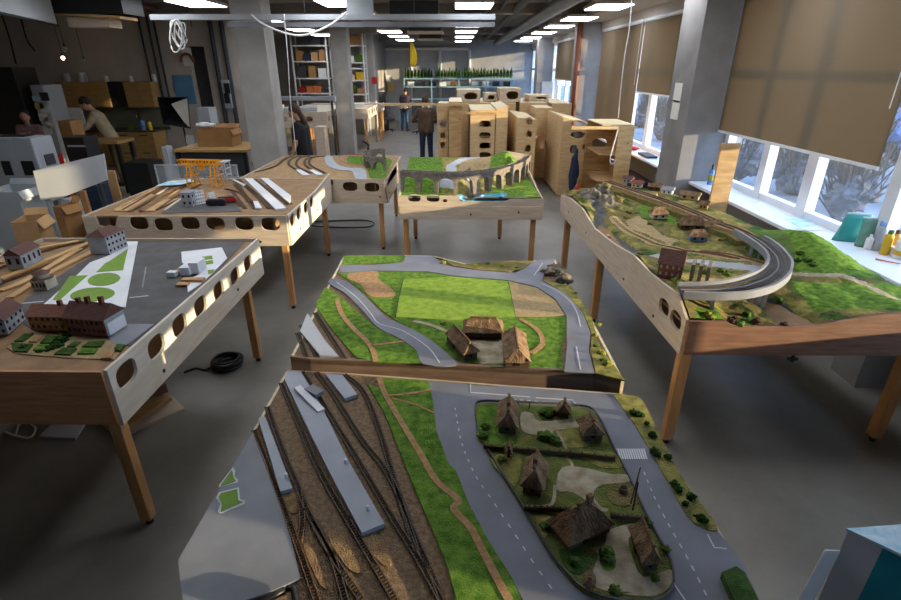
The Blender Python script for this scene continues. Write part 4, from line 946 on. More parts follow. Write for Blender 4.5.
# ---------------------------------------------------------------- F: village module, centre front
Fo = [(287, 369.5), (345, 372.5), (440, 379.5), (500, 384.5), (560, 388.5), (622, 393.5), (633, 397), (643, 401), (654.5, 424), (677.5, 470), (716, 524), (740, 565), (772, 622), (180, 622), (183, 600), (178, 560), (253, 430)]
Fw = onz(Fo, ZF)
tF = thing('layout_table', 'layout table nearest the camera with station tracks, grey platforms and a road-ringed thatched village', 'model railway table', (0, 1.6, 0))
MB().slab(Fw, ZF-.03, ZF-.004).build('top_board', 'trackbed', tF)
for i in range(len(Fw)):
    a, b_2 = Fw[i], Fw[(i+1) % len(Fw)]
    nm = 'back_board' if i < 6 else 'side_board' if i < 12 else 'front_board' if i == 12 else 'far_side_board'
    apron(tF, nm, a, b_2, ZF-.26, ZF-.001, (), 'ply_edge' if i == 16 else 'dark_grey' if i in (13, 14, 15) else 'ply', .012)
for x, y in ((-.76, 2.1), (.74, 1.95), (-.7, 1.05), (.74, 1.05)): add_leg(tF, x, y, .7)
S = lambda nm, pxs, dz, m, n=0, th=.004: sheet(tF, nm, pxs, ZF+dz, th, m, n)
S('plaza', f5((232, 178), (262, 250), (290, 335), (325, 440), (352, 545), (250, 590), (235, 655), (50, 655), (57, 600), (45, 500)), .004, 'grey_board', th=.007)
for q in (((140, 345), (148, 330), (197, 318), (200, 348), (212, 352), (212, 360), (150, 384), (144, 380), (150, 360)), ((148, 312), (182, 268), (188, 276), (186, 290), (194, 298), (194, 306), (148, 318))): S('flowerbed_border', f5(*q), .006, 'line_white', th=.002)
for q in (((147, 342), (152, 333), (193, 322), (196, 350), (206, 354), (152, 379), (155, 360)), ((152, 312), (180, 274), (184, 292), (189, 302), (152, 314))): S('flowerbed', f5(*q), .008, 'grass_flat', th=.002)
for q in (((246, 146), (262, 140), (331, 320), (301, 329)), ((311, 47), (322, 18), (352, 17), (400, 108), (470, 250), (561, 408), (505, 432), (440, 312), (380, 192)), ((412, 16), (456, 19), (493, 85), (462, 96))): S('platform', f5(*q), .018, 'platform_grey', th=.02)
p, q = f5((343, 68), (404, 128)); a, b_2 = PZ(*p, ZF+.03), PZ(*q, ZF+.02)
MB().bar(a, b_2, .035, .012).build('ramp', 'white_paint', tF); a, b_2 = PZ(*f5((372, 70))[0], ZF+.03), PZ(*f5((400, 86))[0], ZF+.03); MB().bar(a, b_2, .05, .02).build('stair_block', 'grey_board', tF)
for q in ((465, 258), (316, 294), (520, 375)): p = PZ(*f5(q)[0], ZF+.018); MB().cyl(p, p+Vector((0, 0, .02)), .006, n=8).build('platform_post', 'white_paint', tF)
TR = [((303, 58), (350, 168), (400, 280), (470, 402), (540, 520), (600, 625)), ((268, 118), (312, 240), (346, 320), (372, 385), (430, 490), (520, 625)), ((236, 176), (272, 270), (302, 350), (350, 480), (400, 625)), ((356, 18), (420, 130), (500, 260), (580, 395), (640, 490), (715, 625)), ((392, 18), (442, 100), (505, 200), (560, 270), (602, 352), (640, 450), (690, 560), (712, 625)), ((462, 18), (510, 82), (550, 180), (582, 290), (610, 380), (642, 480)), ((348, 330), (356, 400), (348, 460)), ((385, 405), (430, 490), (470, 625))]
for i, q in enumerate(TR): track(tF, onz(f5(*q), ZF), ZF-.001, .0175, rust=(i in (2, 6)))
for q in (((500, 440), (540, 430), (580, 500), (555, 510)), ((302, 330), (332, 322), (345, 372), (325, 380)), ((420, 440), (450, 430), (500, 520), (470, 520)), ((360, 470), (380, 470), (420, 560), (400, 560))): S('ballast_patch', f5(*q), .001, 'loose_ballast', 4, th=.004)
GRr = [(x, y) for x, y in f5((672, 40), (682, 100), (692, 180), (722, 258))] + f6((42, 262), (76, 350), (130, 450), (190, 545), (235, 650))
GRl = f5((510, 52), (545, 60), (560, 36))
S('grass', f5((516, 58), (548, 70), (560, 36)) + GRr + f5((765, 655), (742, 600), (720, 520), (680, 420), (640, 330), (600, 230), (560, 130)), .003, 'grass', 0, th=.006)
for q, w in (((f5((548, 38), (560, 78), (580, 115), (620, 182), (652, 235), (692, 302), (745, 348))+f6((36, 362), (80, 412), (122, 492), (180, 600))), .026), (f5((562, 88), (620, 84), (678, 74)), .014), (f5((578, 95), (630, 108), (686, 132)), .012)): strip(tF, 'dirt_path', q, w, ZF+.005, .003, 'dirt')
ISL = f6((92, 100), (112, 86), (180, 88), (330, 95), (388, 102), (410, 122), (432, 162), (456, 215), (492, 284), (532, 372), (562, 430), (598, 498), (608, 555), (592, 592), (540, 612), (440, 602), (372, 576), (330, 535), (290, 485), (215, 360), (130, 222), (100, 160))
S('road', [f5((672, 38))[0]] + below_seam([(500, 383), (560, 387), (612, 390)]) + f6((462, 60), (500, 130), (560, 225), (600, 300), (650, 380), (700, 415), (728, 424), (790, 500), (850, 640)) + f6((235, 640), (190, 545), (130, 450), (76, 350), (42, 262)) + f5((722, 258), (692, 180), (682, 100)), .002, 'asphalt', 0, th=.005)
S('scrub_verge', f6((452, 45), (480, 55), (505, 66), (530, 80), (560, 140), (620, 260), (680, 345), (722, 405), (718, 420), (680, 408), (645, 380), (600, 300), (560, 228), (500, 130)), .006, 'grass_dry', 2, th=.008)
S('traffic_island', f6((65, 16), (85, 8), (110, 8), (150, 20), (145, 33), (115, 37), (88, 34)), .006, 'grass', 3, th=.006)
S('lawn', [(722, 572), (736, 566), (745, 572), (765, 612), (740, 612)], .03, 'grass_dark', 0, th=.03)
def dashes(pts, n, w=.005, L=.018):
    line = smooth_line(onz(pts, ZF), 12); mb = MB(); cum = [0]
    for a, b in zip(line, line[1:]): cum.append(cum[-1]+(b-a).length)
    for i in range(n):
        s = cum[-1]*(i+.5)/n
        for j in range(len(line)-1):
            if cum[j] <= s <= cum[j+1]:
                p = line[j].lerp(line[j+1], (s-cum[j])/(cum[j+1]-cum[j])); d = line[j+1]-line[j]; mb.box((p.x, p.y, ZF+.0028), (L, w, .0016), math.atan2(d.y, d.x)); break
    mb.build('lane_marking', 'line_white', tF)['kind'] = 'stuff'
dashes(f6((38, 95), (46, 140), (56, 190), (75, 240), (100, 290), (130, 332), (165, 385), (202, 440), (242, 502), (300, 585)), 20)
dashes(f6((530, 262), (560, 335), (600, 412), (640, 482), (680, 560), (700, 600)), 13)
dashes(f6((165, 75), (250, 83), (340, 90)), 9)
for q in (((80, 35), (80, 58), (235, 70)), ((250, 72), (345, 78), (362, 95)), ((698, 428), (716, 463), (748, 466)), ((600, 500), (612, 560), (640, 600))): strip(tF, 'lane_marking', f6(*q), .005, ZF+.0036, .0016, 'line_white', 0)
mb = MB()
for i in range(13):
    x = 458+i*6.1; a, b_2 = PZ(*f6((x, 207))[0], ZF), PZ(*f6((x+8, 234))[0], ZF); mb.bar((a.x, a.y, ZF+.003), (b_2.x, b_2.y, ZF+.003), .0065, .0016)
mb.build('zebra_crossing', 'white_paint', tF)
# village island
S('village_ground', ISL, .010, 'moss', 3, th=.012)
isl = smooth_line(onz(ISL, ZF), 5, True); MB().ribbon(isl+isl[:1], .006, ZF+.008, ZF+.018).build('island_kerb', 'asphalt_dark', tF)
I = lambda nm, pts, m, n=3, dz=.012: S(nm, f6(*pts), dz, m, n, th=.004)
I('village_path', ((212, 112), (242, 114), (262, 134), (366, 126), (374, 150), (300, 156), (292, 168), (240, 168), (214, 156)), 'pale_dirt')
I('village_path', ((318, 254), (382, 256), (440, 270), (492, 274), (492, 292), (422, 300), (400, 322), (420, 356), (440, 362), (420, 368), (350, 320), (306, 312)), 'pale_dirt')
I('village_path', ((440, 420), (498, 400), (512, 410), (492, 440), (500, 480), (530, 540), (600, 520), (606, 552), (560, 590), (430, 575), (396, 545), (412, 480), (390, 465), (430, 455)), 'pale_dirt')
for pts in (((330, 225), (345, 250), (318, 262)), ((300, 300), (290, 350), (225, 356)), ((305, 158), (330, 205))): strip(tF, 'village_path', f6(*pts), .012, ZF+.0125, .003, 'pale_dirt')
for pts, m in ((((105, 95), (145, 95), (140, 140), (200, 190), (110, 190), (95, 140)), 'grass'), (((262, 100), (300, 98), (300, 128), (265, 128)), 'grass_dark'), (((130, 230), (210, 220), (200, 300), (180, 290)), 'grass_dry'), (((440, 300), (500, 300), (520, 345), (450, 350)), 'scrub'), (((250, 380), (300, 390), (270, 440)), 'grass_dry'), (((310, 470), (380, 470), (395, 520), (345, 530)), 'grass_dark'), (((415, 468), (450, 462), (458, 515), (425, 520)), 'grass'), (((480, 250), (450, 215), (360, 215), (420, 255)), 'grass_dry'), (((500, 580), (400, 590), (380, 560), (430, 575)), 'scrub'), (((310, 160), (380, 150), (400, 195), (320, 200)), 'grass_dry')): I('grass', pts, m, 3, .0125)
for pts in (((116, 196), (230, 205), (340, 214), (455, 227)), ((222, 357), (280, 358), (340, 362)), ((448, 376), (490, 381), (537, 384))):
    line = smooth_line(onz(f6(*pts), ZF+.03), 8); mb = MB().ribbon(line, .008, ZF+.0125, ZF+.03)
    for p in line[::2]: mb.box((p.x, p.y, ZF+.024), (.006, .01, .022))
    mb.build('fence', 'log_wall', tF)
bushes(tF, ZF+.014, [(*f6(q)[0], r) for q, r in (((280, 115), .022), ((292, 112), .018), ((270, 113), .018), ((285, 178), .024), ((268, 175), .022), ((300, 188), .02), ((432, 480), .02), ((440, 498), .018), ((160, 235), .014), ((275, 410), .016), ((455, 575), .014), ((560, 545), .012), ((120, 150), .018), ((112, 175), .018), ((350, 500), .016), ((590, 470), .012), ((545, 400), .012))], 'leaf_mid')
bushes(tF, ZF+.012, [(*f6(q)[0], r) for q, r in (((505, 113), .016), ((518, 117), .016), ((526, 120), .013), ((555, 172), .016), ((558, 213), .015), ((566, 222), .014), ((596, 228), .013), ((612, 300), .015), ((622, 312), .013), ((655, 332), .015), ((680, 388), .015), ((690, 395), .013), ((540, 140), .01), ((640, 350), .01))], 'leaf_dark')
h = crop(480, 380, .2); j = crop(520, 480, .2); zg = ZF+.0135; GV = 'thatched village huts'
hut('thatched model hut with dark gable in the top left corner of the village island', 'model house', *h((80, 245), (192, 250), (92, 120)), ZF, zg, .045, .062, .4, chim=True, group=GV)
hut('tiny thatched model hut beside the hedge at the far edge of the village island', 'model house', *h((378, 178), (455, 182), (384, 130)), ZF, zg, .032, .045, .4, group=GV)
hut('weathered thatched model hut at the right edge of the village, by the zebra crossing', 'model house', *h((522, 305), (618, 275), (488, 222)), ZF, zg, .04, .055, .35, wall='log_wall', group=GV)
hut('smallest wooden model shed against the upper fence of the village', 'model house', *h((120, 382), (164, 382), (124, 345)), ZF, zg, .03, .03, .2, roof='thatch_dark', group=GV, door=False)
hut('steep thatched model hut left of the sandy clearing in the middle of the village', 'model house', *h((200, 535), (318, 575), (232, 395)), ZF, zg, .045, .07, .4, chim=True, group=GV)
hut('biggest model house of the village, with a broad dark hipped roof', 'model house', *j((232, 352), (470, 240), (135, 205)), ZF, zg, .04, .085, .75, roof='thatch_dark', chim=True, group=GV)
hut('long thatched model barn near the front right of the village, by the road', 'model house', *j((608, 440), (716, 432), (538, 248)), ZF, zg, .045, .055, .4, group=GV)
hut('small red-brown model shed near the front tip of the village island', 'model house', *j((312, 545), (372, 555), (318, 480)), ZF, zg, .035, .03, .3, wall='red_brick', roof='thatch_dark', group=GV)
p = PZ(*f6((478, 318))[0], zg); t = thing('model_well', 'small round model well beside the sandy clearing', 'model well', (p.x, p.y, zg))
MB().cyl((0, 0, 0), (0, 0, .02), .017, .015, 10).build('ring', 'log_wall', t, local=True); MB().cyl((0, 0, .02), (0, 0, .0205), .011, n=10).build('opening', 'glass_dark', t, local=True)
p = PZ(*f6((503, 365))[0], zg); t = thing('model_well_sweep', 'tall thin model pole with crossbar at the right edge of the village', 'model pole', (p.x, p.y, zg))
MB().cyl((0, 0, 0), (.0, .0, .13), .004, .003, 6).build('post', 'log_wall', t, local=True); MB().cyl((-.02, -.02, .05), (.012, .03, .17), .003, .002, 6).build('arm', 'log_wall', t, local=True); MB().cyl((.012, .03, .17), (.012, .03, .06), .001, .001, 4).build('line', 'log_wall', t, local=True)
p = PZ(*f6((233, 100))[0], zg); tag(MB().cyl((p.x, p.y, zg), (p.x, p.y, zg+.04), .003, n=6).build('model_post', 'log_wall'), 'thin dark model post beside the upper sandy path of the village', 'model pole')
# dark tube lying across the near left corner
tag(MB().tube([PZ(*q, ZF+.025) for q in f5((215, 612), (285, 588), (312, 576))], .012, 8).tube([PZ(*q, ZF+.025) for q in f5((316, 572), (335, 572), (345, 640))], .011, 8).build('black_bracket', 'black_plastic', smooth=True), 'black bent bar lying on the grey plaza at the bottom edge', 'bar')
# ---------------------------------------------------------------- G: landscape module, right
GX, GY = 1.44, 2.84
Go = [(GX, GY), (3.13, GY), (3.12, 3.4), (3.05, 4.1), (2.93, 4.55), (2.9, 5.3), (2.78, 6.0), (2.55, 6.6), (1.96, 6.62), (GX-.1, 6.38)]
tG = thing('layout_table', 'long plywood layout table at right with curved viaduct road, hills, river and little villages', 'model railway table', (2.2, 4.4, 0))
g2 = crop(540, 170, .2334); g3 = crop(700, 150, .25); g6 = crop(640, 230, .19978); g7 = crop(600, 280, .33407)
# front and left boards with wavy tops
fr = [(PY(x, y, GY).x-GX, PY(x, y, GY).z) for x, y in g7((283, 120), (330, 121), (375, 121), (388, 130), (410, 136), (560, 137), (640, 134), (680, 128), (720, 119), (800, 106), (901, 97))]
fr = [(0, fr[0][1])]+fr[1:]+[(3.13-GX, fr[-1][1]+.02)]
apron(tG, 'front_board', (GX, GY), (3.13, GY), .755, fr, (), 'ply_red')
u = Vector((Go[-1][0]-GX, Go[-1][1]-GY)); LL = u.length; ux, uy = u/LL
def on_left(px, py):   # pixel onto the slightly turned left board: (distance along, height)
    d = ray(px, py); n = Vector((-uy, ux)); t_ = (GX*n.x+GY*n.y)/(d[0]*n.x+d[1]*n.y); return ((d[0]*t_-GX)*ux+(d[1]*t_-GY)*uy, H+d[2]*t_)
tl = sorted(on_left(*p) for p in g2((70, 80), (100, 92), (135, 120), (190, 168), (240, 250), (330, 320), (405, 362), (440, 395), (480, 440), (530, 480), (600, 530), (640, 580)))
tl = [(0, fr[0][1])]+[q for q in tl if .1 < q[0] < LL-.05]+[(LL, tl[-1][1])]
hsG = [(*on_left(*p), .16, .11) for p in g2((550, 545), (602, 597))]
hsG = [(s, min(zz, .93), w_, hh_) for s, zz, w_, hh_ in hsG]
o = apron(tG, 'side_board', Go[-1], Go[0], .745, [(LL-s, zz) for s, zz in tl[::-1]], [(LL-s, zz, w_, hh_) for s, zz, w_, hh_ in hsG], 'ply', bolts=[(LL-.45, .80), (LL-1.1, .82), (LL-2.3, .85), (LL-3.1, .86)])
for a, b2 in zip(Go[1:-1], Go[2:]): apron(tG, 'back_board', a, b2, .745, .97, (), 'ply')
MB().bar((GX+.13, GY+.05, .84), (GX+.04, 6.3, .84), .018, .18).build('inner_board', 'baseboard_wood', tG); MB().slab(Go, .93, .945).build('base_board', 'baseboard_wood', tG)
for x, y in ((GX+.05, GY+.07), (2.96, GY+.10), (GX-.0, 4.8), (GX-.03, 6.25), (2.5, 6.4)): add_leg(tG, x, y, .80, .07)
MB().box((GX-.012, 4.62, .86), (.03, .07, .25)).build('joint_block', 'ply_gold', tG)
MB().box((2.27, GY+.12, .725), (.5, .06, .06)).build('under_rail', 'ply_red', tG); MB().cyl((2.22, GY+.1, .64), (2.22, GY+.1, .70), .012, n=8).cyl((2.19, GY+.1, .66), (2.25, GY+.1, .66), .012, n=8).build('clamp', 'black_metal', tG)
W = lambda pts, z=1.0: onz(pts, z)
RIV = W(g2((225, 160), (262, 192), (250, 222), (300, 275), (360, 325), (430, 375)), .97); RIV2 = W(g6((600, 345), (670, 365), (740, 415), (830, 470)), .97)
def hG(x, y):
    s = (y-GY)/LL
    fx = x-GX; f = .99
    # front profile
    for (s0, z0), (s1, z1) in zip(fr, fr[1:]):
        if s0 <= fx <= s1: f = z0+(z1-z0)*(fx-s0)/max(s1-s0, 1e-6); break
    k = max(0, 1-(y-GY)/.5); z = (1-k)*.995+k*(f-.006)
    for (s0, z0), (s1, z1) in zip(tl, tl[1:]):
        if s0 <= y-GY <= s1: f2 = z0+(z1-z0)*(y-GY-s0)/max(s1-s0, 1e-6); break
    else: f2 = 1.0
    k2 = max(0, 1-(x-GX-.0)/.3); z = (1-k2)*z+k2*(f2-.006)
    z += .16*math.exp(-((x-2.93)/.22)**2-((y-4.15)/.42)**2)+.05*math.exp(-((x-2.85)/.25)**2-((y-3.6)/.3)**2)
    # rocky ridge at the back left
    rk = math.exp(-((x-1.68)/.24)**2-((y-5.95)/.42)**2); z += rk*(.10+.12*noise.noise(Vector((x*9, y*9, 1)))+.08*noise.noise(Vector((x*25, y*25, 4))))
    z -= .05*math.exp(-(near((x, y), RIV)/.07)**2)+.05*math.exp(-(near((x, y), RIV2)/.10)**2)
    return z+.010*noise.noise(Vector((x*8, y*8, 0)))+.005*noise.noise(Vector((x*25, y*25, 7)))
GR = [W(g2((415, 165), (450, 150), (520, 150), (600, 176), (705, 208), (720, 230), (640, 235), (560, 232), (540, 200), (470, 205), (440, 200))), W(g2((460, 240), (520, 235), (600, 245), (640, 290), (560, 285), (490, 265)), 1.0),
      W(g3((235, 345), (300, 328), (370, 322), (425, 322), (475, 350), (540, 410), (610, 460), (700, 528), (560, 522), (450, 507), (380, 497), (372, 430), (310, 365))), [(2.3, 3.0), (2.6, 2.95), (3.2, 2.85), (3.2, 3.45), (2.95, 3.36), (2.6, 3.4), (2.42, 3.45)], W(g6((230, 145), (340, 150), (500, 160), (470, 180), (300, 165))), W(g6((270, 405), (390, 405), (420, 445), (280, 445)))]
HILL = [(2.55, 3.6), (2.62, 4.3), (2.75, 4.7), (3.2, 4.7), (3.2, 3.42), (2.9, 3.42)]
ROADL = W(g2((400, 372), (520, 373), (640, 386), (760, 396), (857, 405))+g6((340, 168), (500, 184), (570, 184)))
PATH = W(((790, 274), (812, 277), (840, 281), (868, 288), (890, 300), (905, 306)))
SAND = W(g6((560, 150), (640, 165), (650, 200), (520, 240), (300, 262), (280, 235), (420, 240), (540, 215), (560, 190)))
YARD = W(g2((370, 215), (420, 195), (470, 225), (520, 275), (600, 300), (560, 320), (450, 270), (380, 245)))
LINE2 = W(g2((318, 208), (380, 258), (480, 308), (620, 342), (750, 362), (857, 378))+g6((300, 105), (450, 122), (560, 148), (640, 170)))
def cG(x, y):
    if near((x, y), RIV) < .055: return 'river'
    if near((x, y), RIV2) < .075: return 'river2'
    if near((x, y), ROADL) < .05: return 'road'
    if near((x, y), PATH) < .03: return 'path'
    if math.exp(-((x-1.68)/.24)**2-((y-5.95)/.42)**2) > .35: return 'rock'
    for pg in GR[:1]+GR[2:]:
        if inside((x, y), pg): return 'grass'
    if inside((x, y), HILL): return 'hill'
    if inside((x, y), SAND) or inside((x, y), YARD) or near((x, y), LINE2) < .05: return 'sand'
    n = noise.noise(Vector((x*6, y*6, 2)))
    return 'grass2' if n > .24 else 'dry' if n < -.2 else 'scrub'
heightfield(tG, hG, GX-.11, 3.14, GY+.02, 6.62, .0155, cG, {'river': ('river', 'asphalt_dark'), 'river2': ('river_bend', 'river'), 'road': ('road', 'platform_grey'), 'path': ('path', 'pale_dirt'), 'rock': ('rock_face', 'rock'), 'hill': ('hill', 'hill_grass'), 'grass': ('grass', 'grass'), 'sand': ('sand', 'tan_field'), 'grass2': ('patchy_grass', 'grass_dark'), 'dry': ('dry_grass', 'grass_dry'), 'scrub': ('scrub', 'scrub')}, [(GX+.02, GY+.02), (3.11, GY+.02)]+[(a-.01, b2) for a, b2 in Go[2:-1]]+[(GX-.08, 6.37)])
zd = 1.12
outer = W(g6((220, 322), (330, 327), (430, 328), (540, 320), (600, 308), (660, 290), (705, 265), (740, 235), (756, 205), (758, 165), (735, 130), (700, 92), (660, 62), (620, 40)), zd)
inner = W(g6((190, 278), (300, 276), (400, 268), (480, 253), (545, 232), (590, 212), (622, 188), (640, 160), (634, 125), (605, 92), (570, 66), (535, 43), (500, 22), (470, 8)), zd)
tD2 = thing('model_viaduct', 'curved grey model road viaduct on piers sweeping round the front of the right-hand table', 'model viaduct', (2.1, 3.1, hG(2.0, 3.1)))
od, idn = smooth_line(outer, 4), smooth_line(inner, 4)
MB().slab(od+idn[::-1], zd-.022, zd).build('deck', 'asphalt_dark', tD2)
MB().ribbon(od, .018, zd-.03, zd+.022).build('parapet', 'grey_board', tD2); MB().ribbon(idn, .018, zd-.03, zd+.022).build('parapet', 'grey_board', tD2)
mid = [(a+b2)/2 for a, b2 in zip(od, idn)]
for f, nm in ((.33, 'track'), (.68, 'track')):
    ln = [a*(1-f)+b2*f for a, b2 in zip(od, idn)]; mb = MB().ribbon(offset_pts(ln, .009), .003, zd+.0005, zd+.006); mb.ribbon(offset_pts(ln, -.009), .003, zd+.0005, zd+.006); mb.build('rails', 'rail', tD2)
MB().ribbon(mid, .008, zd, zd+.004).build('centre_kerb', 'grey_board', tD2)
for i in (6, 20, 34, 44):
    p = mid[min(i, len(mid)-1)]; q = od[min(i, len(od)-1)]-p
    for s in (-.55, 0, .55):
        c2 = p+q*s; zb = hG(c2.x, c2.y)-.004; MB().box((c2.x, c2.y, (zb+zd-.02)/2), (.03, .02, zd-.02-zb), math.atan2(q.y, q.x)).build('pier', 'grey_board', tD2)
# railway to the back on a bank
bk = W([(752, 236), (740, 229), (720, 222), (703, 214), (670, 201), (640, 191), (607, 180)], 1.09)
sl2 = smooth_line(bk, 6); MB().ribbon(sl2, .15, 1.0, 1.075).build('railway_bank', 'sandbed', tG); MB().ribbon(sl2, .24, .97, 1.045).build('railway_bank_foot', 'scrub', tG)
track(tG, [tuple(x) for x in offset_pts(sl2, .03)[::4]], 1.076, .02, 4); track(tG, [tuple(x) for x in offset_pts(sl2, -.03)[::4]], 1.076, .02, 4)
mb = MB()
ln = smooth_line(LINE2, 5)
for sg in (-.01, .01): mb.tube([(p.x, p.y, hG(p.x, p.y)+.004) for p in offset_pts(ln, sg)], .003, 4)
mb.build('branch_track', 'rail_rust', tG)
# houses of the right-hand table
def gz(px, r=.07): p = PZ(*px, 1.0); return max(hG(p.x+a*r, p.y+b2*r) for a in (-1, -.5, 0, .5, 1) for b2 in (-1, -.5, 0, .5, 1))+.004
def ghut(label, cpx, L, D, rz, hw, hr, wall, roof, hip=.4, name='thatched_hut'):
    p = PZ(*cpx, 1.0); t = thing(name, label, 'model house', (p.x, p.y, gz(cpx, L*.55)), rz, 'model cottages on the right-hand table')
    MB().box((0, 0, hw/2), (L, D, hw)).build('wall', wall, t, local=True)
    roof_mesh(L, D, hw-.002, hr, hip*D, .016, .006, cuts=4, seed=len(label)).build('roof', roof, t, local=True)
    for x in (-.25, .2): MB().box((x*L, -D/2-.0008, hw*.5), (L*.16, .003, hw*.45)).build('window', 'glass_dark', t, local=True)
    return t
ghut('white model cottage with shaggy thatched roof, alone on the village green', g2((505, 205))[0], .15, .10, .0, .045, .07, 'plaster', 'thatch')
ghut('brown thatched model farmhouse in the middle of the right-hand table village', g2((645, 250))[0], .22, .12, -.1, .045, .08, 'log_wall', 'thatch_dark')
ghut('low thatched model shed with blue wall in front of the brown farmhouse', g2((672, 300))[0], .14, .09, -.1, .04, .055, 'river_blue', 'thatch')
ghut('thatched model cottage with bright blue walls near the curve of the road', g2((742, 262))[0], .15, .09, -.2, .05, .06, 'river_blue', 'thatch')
for lab, px, w_, dd, wl, rf in (('pink-roofed model cottage beyond the railway at the back right', g2((415, 75))[0], .12, .09, 'plaster', 'red_brick'), ('grey model cottage beyond the railway behind the rocky ridge', g2((375, 55))[0], .11, .08, 'grey_plaster', 'roof_brown'), ('brown model barn beyond the railway, right of the pink-roofed cottage', g2((492, 88))[0], .14, .09, 'log_wall', 'thatch_dark'), ('white-walled model cottage just beyond the railway by the sill', g2((545, 102))[0], .12, .08, 'white_paint', 'grey_board'), ('tan model warehouse beside the railway near the upright board', g2((640, 125))[0], .2, .1, 'tan_field', 'thatch'), ('small tan model signal house near the foot of the upright board', g2((700, 165))[0], .08, .07, 'ochre_brick', 'thatch_dark'), ('little pale model hut left of the railway on the sandy bank', g2((475, 128))[0], .08, .06, 'plaster', 'tan_field')):
    ghut(lab, px, w_, dd, -.6, .05, .04, wl, rf, .0, 'model_cottage')
t = model_house('model_mill', 'tall brown brick model mill with stone buttresses beside the curved viaduct', *g2((500, 455), (600, 472)), gz(g2((560, 440))[0], .13), .12, 170+.2334*395, .09, 'red_brick', 'roof_brown', 4, 2, side=2, dark=False)
for x in (.14, .19, .24): MB().box((x, .05, .05), (.022, .14, .12)).build('buttress', 'stone', t, local=True)
random.seed(11)
def gbush(items, m):
    for i, (px, r) in enumerate(items): p = PZ(*px, 1.0); blob(MB(), (p.x, p.y, hG(p.x, p.y)+r*.3), r*.85, i*3+px[0], (1.1, 1, .8), .7, 3).build('bush', m, tG, smooth=True)
gbush([(q, r) for q, r in zip(g6((460, 435), (590, 430), (735, 440), (480, 420)), (.026, .03, .03, .02))], 'twig')
gbush([(q, r) for q, r in zip(g6((565, 110), (590, 130), (615, 140), (545, 95), (790, 155), (830, 185), (860, 205), (780, 175), (330, 215), (440, 225), (400, 205), (540, 400), (500, 440), (280, 350), (700, 330), (640, 300)), (.035, .04, .035, .03, .03, .035, .03, .028, .03, .03, .025, .025, .03, .025, .03, .03))], 'leaf_mid')
gbush([(q, r) for q, r in zip(g6((140, 262), (170, 285), (190, 305), (210, 330), (200, 320), (120, 250), (340, 425), (360, 435)), (.03, .035, .035, .03, .03, .025, .025, .02))], 'leaf_yellow')
gbush([(q, r) for q, r in zip(g2((300, 120), (320, 130), (280, 110), (370, 205), (380, 185), (640, 275), (780, 300), (820, 290), (470, 230), (240, 105), (330, 150), (430, 350)), (.06, .07, .05, .03, .03, .03, .03, .03, .03, .045, .06, .03))], 'scrub')
# upright board between the table and the sill
p, q = PY(708, 215, 6.45), PY(733, 138, 6.45)
t = tag(MB().box((3.10, 6.02, .815), (.21, .035, 1.63)).build('wooden_board', 'ply_gold'), 'tall golden wooden board standing upright between the right-hand table and the window sill', 'board')
# ================================================================== WINDOW SILL CLUTTER
def on_sill(px, py): return PZ(px, py, .957)
def flat(px4, m, label, name='paper_sheet', dz=0): return tag(MB().slab([PZ(a, b2, .9565+dz).xy for a, b2 in px4], .9565+dz, .9585+dz).build(name, m), label, 'paper')
flat(g3((335, 275), (420, 270), (470, 300), (400, 310)), 'paper_blue', 'blue and white drawing lying on the window sill in front of the wide pane')
flat(g3((380, 312), (500, 312), (520, 318), (430, 322)), 'paper', 'narrow white paper lying at the sill edge left of the teal pouch', dz=.003)
flat(g3((200, 195), (240, 205), (225, 215), (190, 205)), 'paper', 'small white paper on the sill beside the upright board')
def pouch(px, w, h, m, label, lean=0., rz=-.3):
    p = on_sill(*px); t = thing('pouch', label, 'pouch', (p.x, p.y, .957), rz, 'pouches on the window sill')
    mb = MB(); bm = mb.bm; rows = []
    for j in range(7):
        f = j/6; th = .035*(1-f)+.004; ww = w*(1-.05*math.sin(f*PI)); zz = h*f; off = lean*f
        rows.append([bm.verts.new((ww/2*math.copysign(abs(math.cos(a))**.5, math.cos(a))+off*.6, th*math.sin(a)+off*.3, zz)) for a in [2*PI*k2/12 for k2 in range(12)]])
    for A, B2 in zip(rows, rows[1:]):
        for k2 in range(12): bm.faces.new((A[k2], A[(k2+1) % 12], B2[(k2+1) % 12], B2[k2]))
    bm.faces.new(rows[0][::-1]); bm.faces.new(rows[-1]); mb.build('bag', m, t, smooth=True, local=True)
    MB().box((lean*.6, lean*.3, h+.006), (w*.95, .008, .012)).build('seal', 'white_plastic', t, local=True); return t
pouch(g3((575, 362))[0], .20, .24, 'teal_pouch', 'teal plastic pouch slumped at the left of the bottles on the sill', .12)
pouch(g3((650, 385))[0], .13, .25, 'sage_pouch', 'upright sage green pouch between the teal pouch and the blue-topped bottle')
def bottle(px, r, h, m, cap, label, neck=.4):
    p = on_sill(*px); t = thing('bottle', label, 'bottle', (p.x, p.y, .957), 0, 'bottles on the window sill')
    MB().cyl((0, 0, 0), (0, 0, h*.72), r, r, 18).cyl((0, 0, h*.72), (0, 0, h*.85), r, r*neck, 18).build('body', m, t, local=True, smooth=False)
    MB().cyl((0, 0, h*.85), (0, 0, h), r*neck, r*neck*.9, 14).build('cap', cap, t, local=True); return t
bottle(g3((705, 398))[0], .045, .25, 'machine_grey', 'blue_wrap', 'grey bottle with bright blue top on the sill', .8)
bottle(g3((668, 396))[0], .03, .13, 'white_plastic', 'white_plastic', 'small pale bottle in front of the sage green pouch')
bottle(g3((734, 416))[0], .034, .21, 'yellow_bottle', 'green_glass', 'yellow bottle with dark green cap on the sill', .6)
bottle(g3((765, 411))[0], .03, .20, 'gold_shade', 'hair_brown', 'amber bottle with brown cap on the sill, right of the yellow bottle', .7)
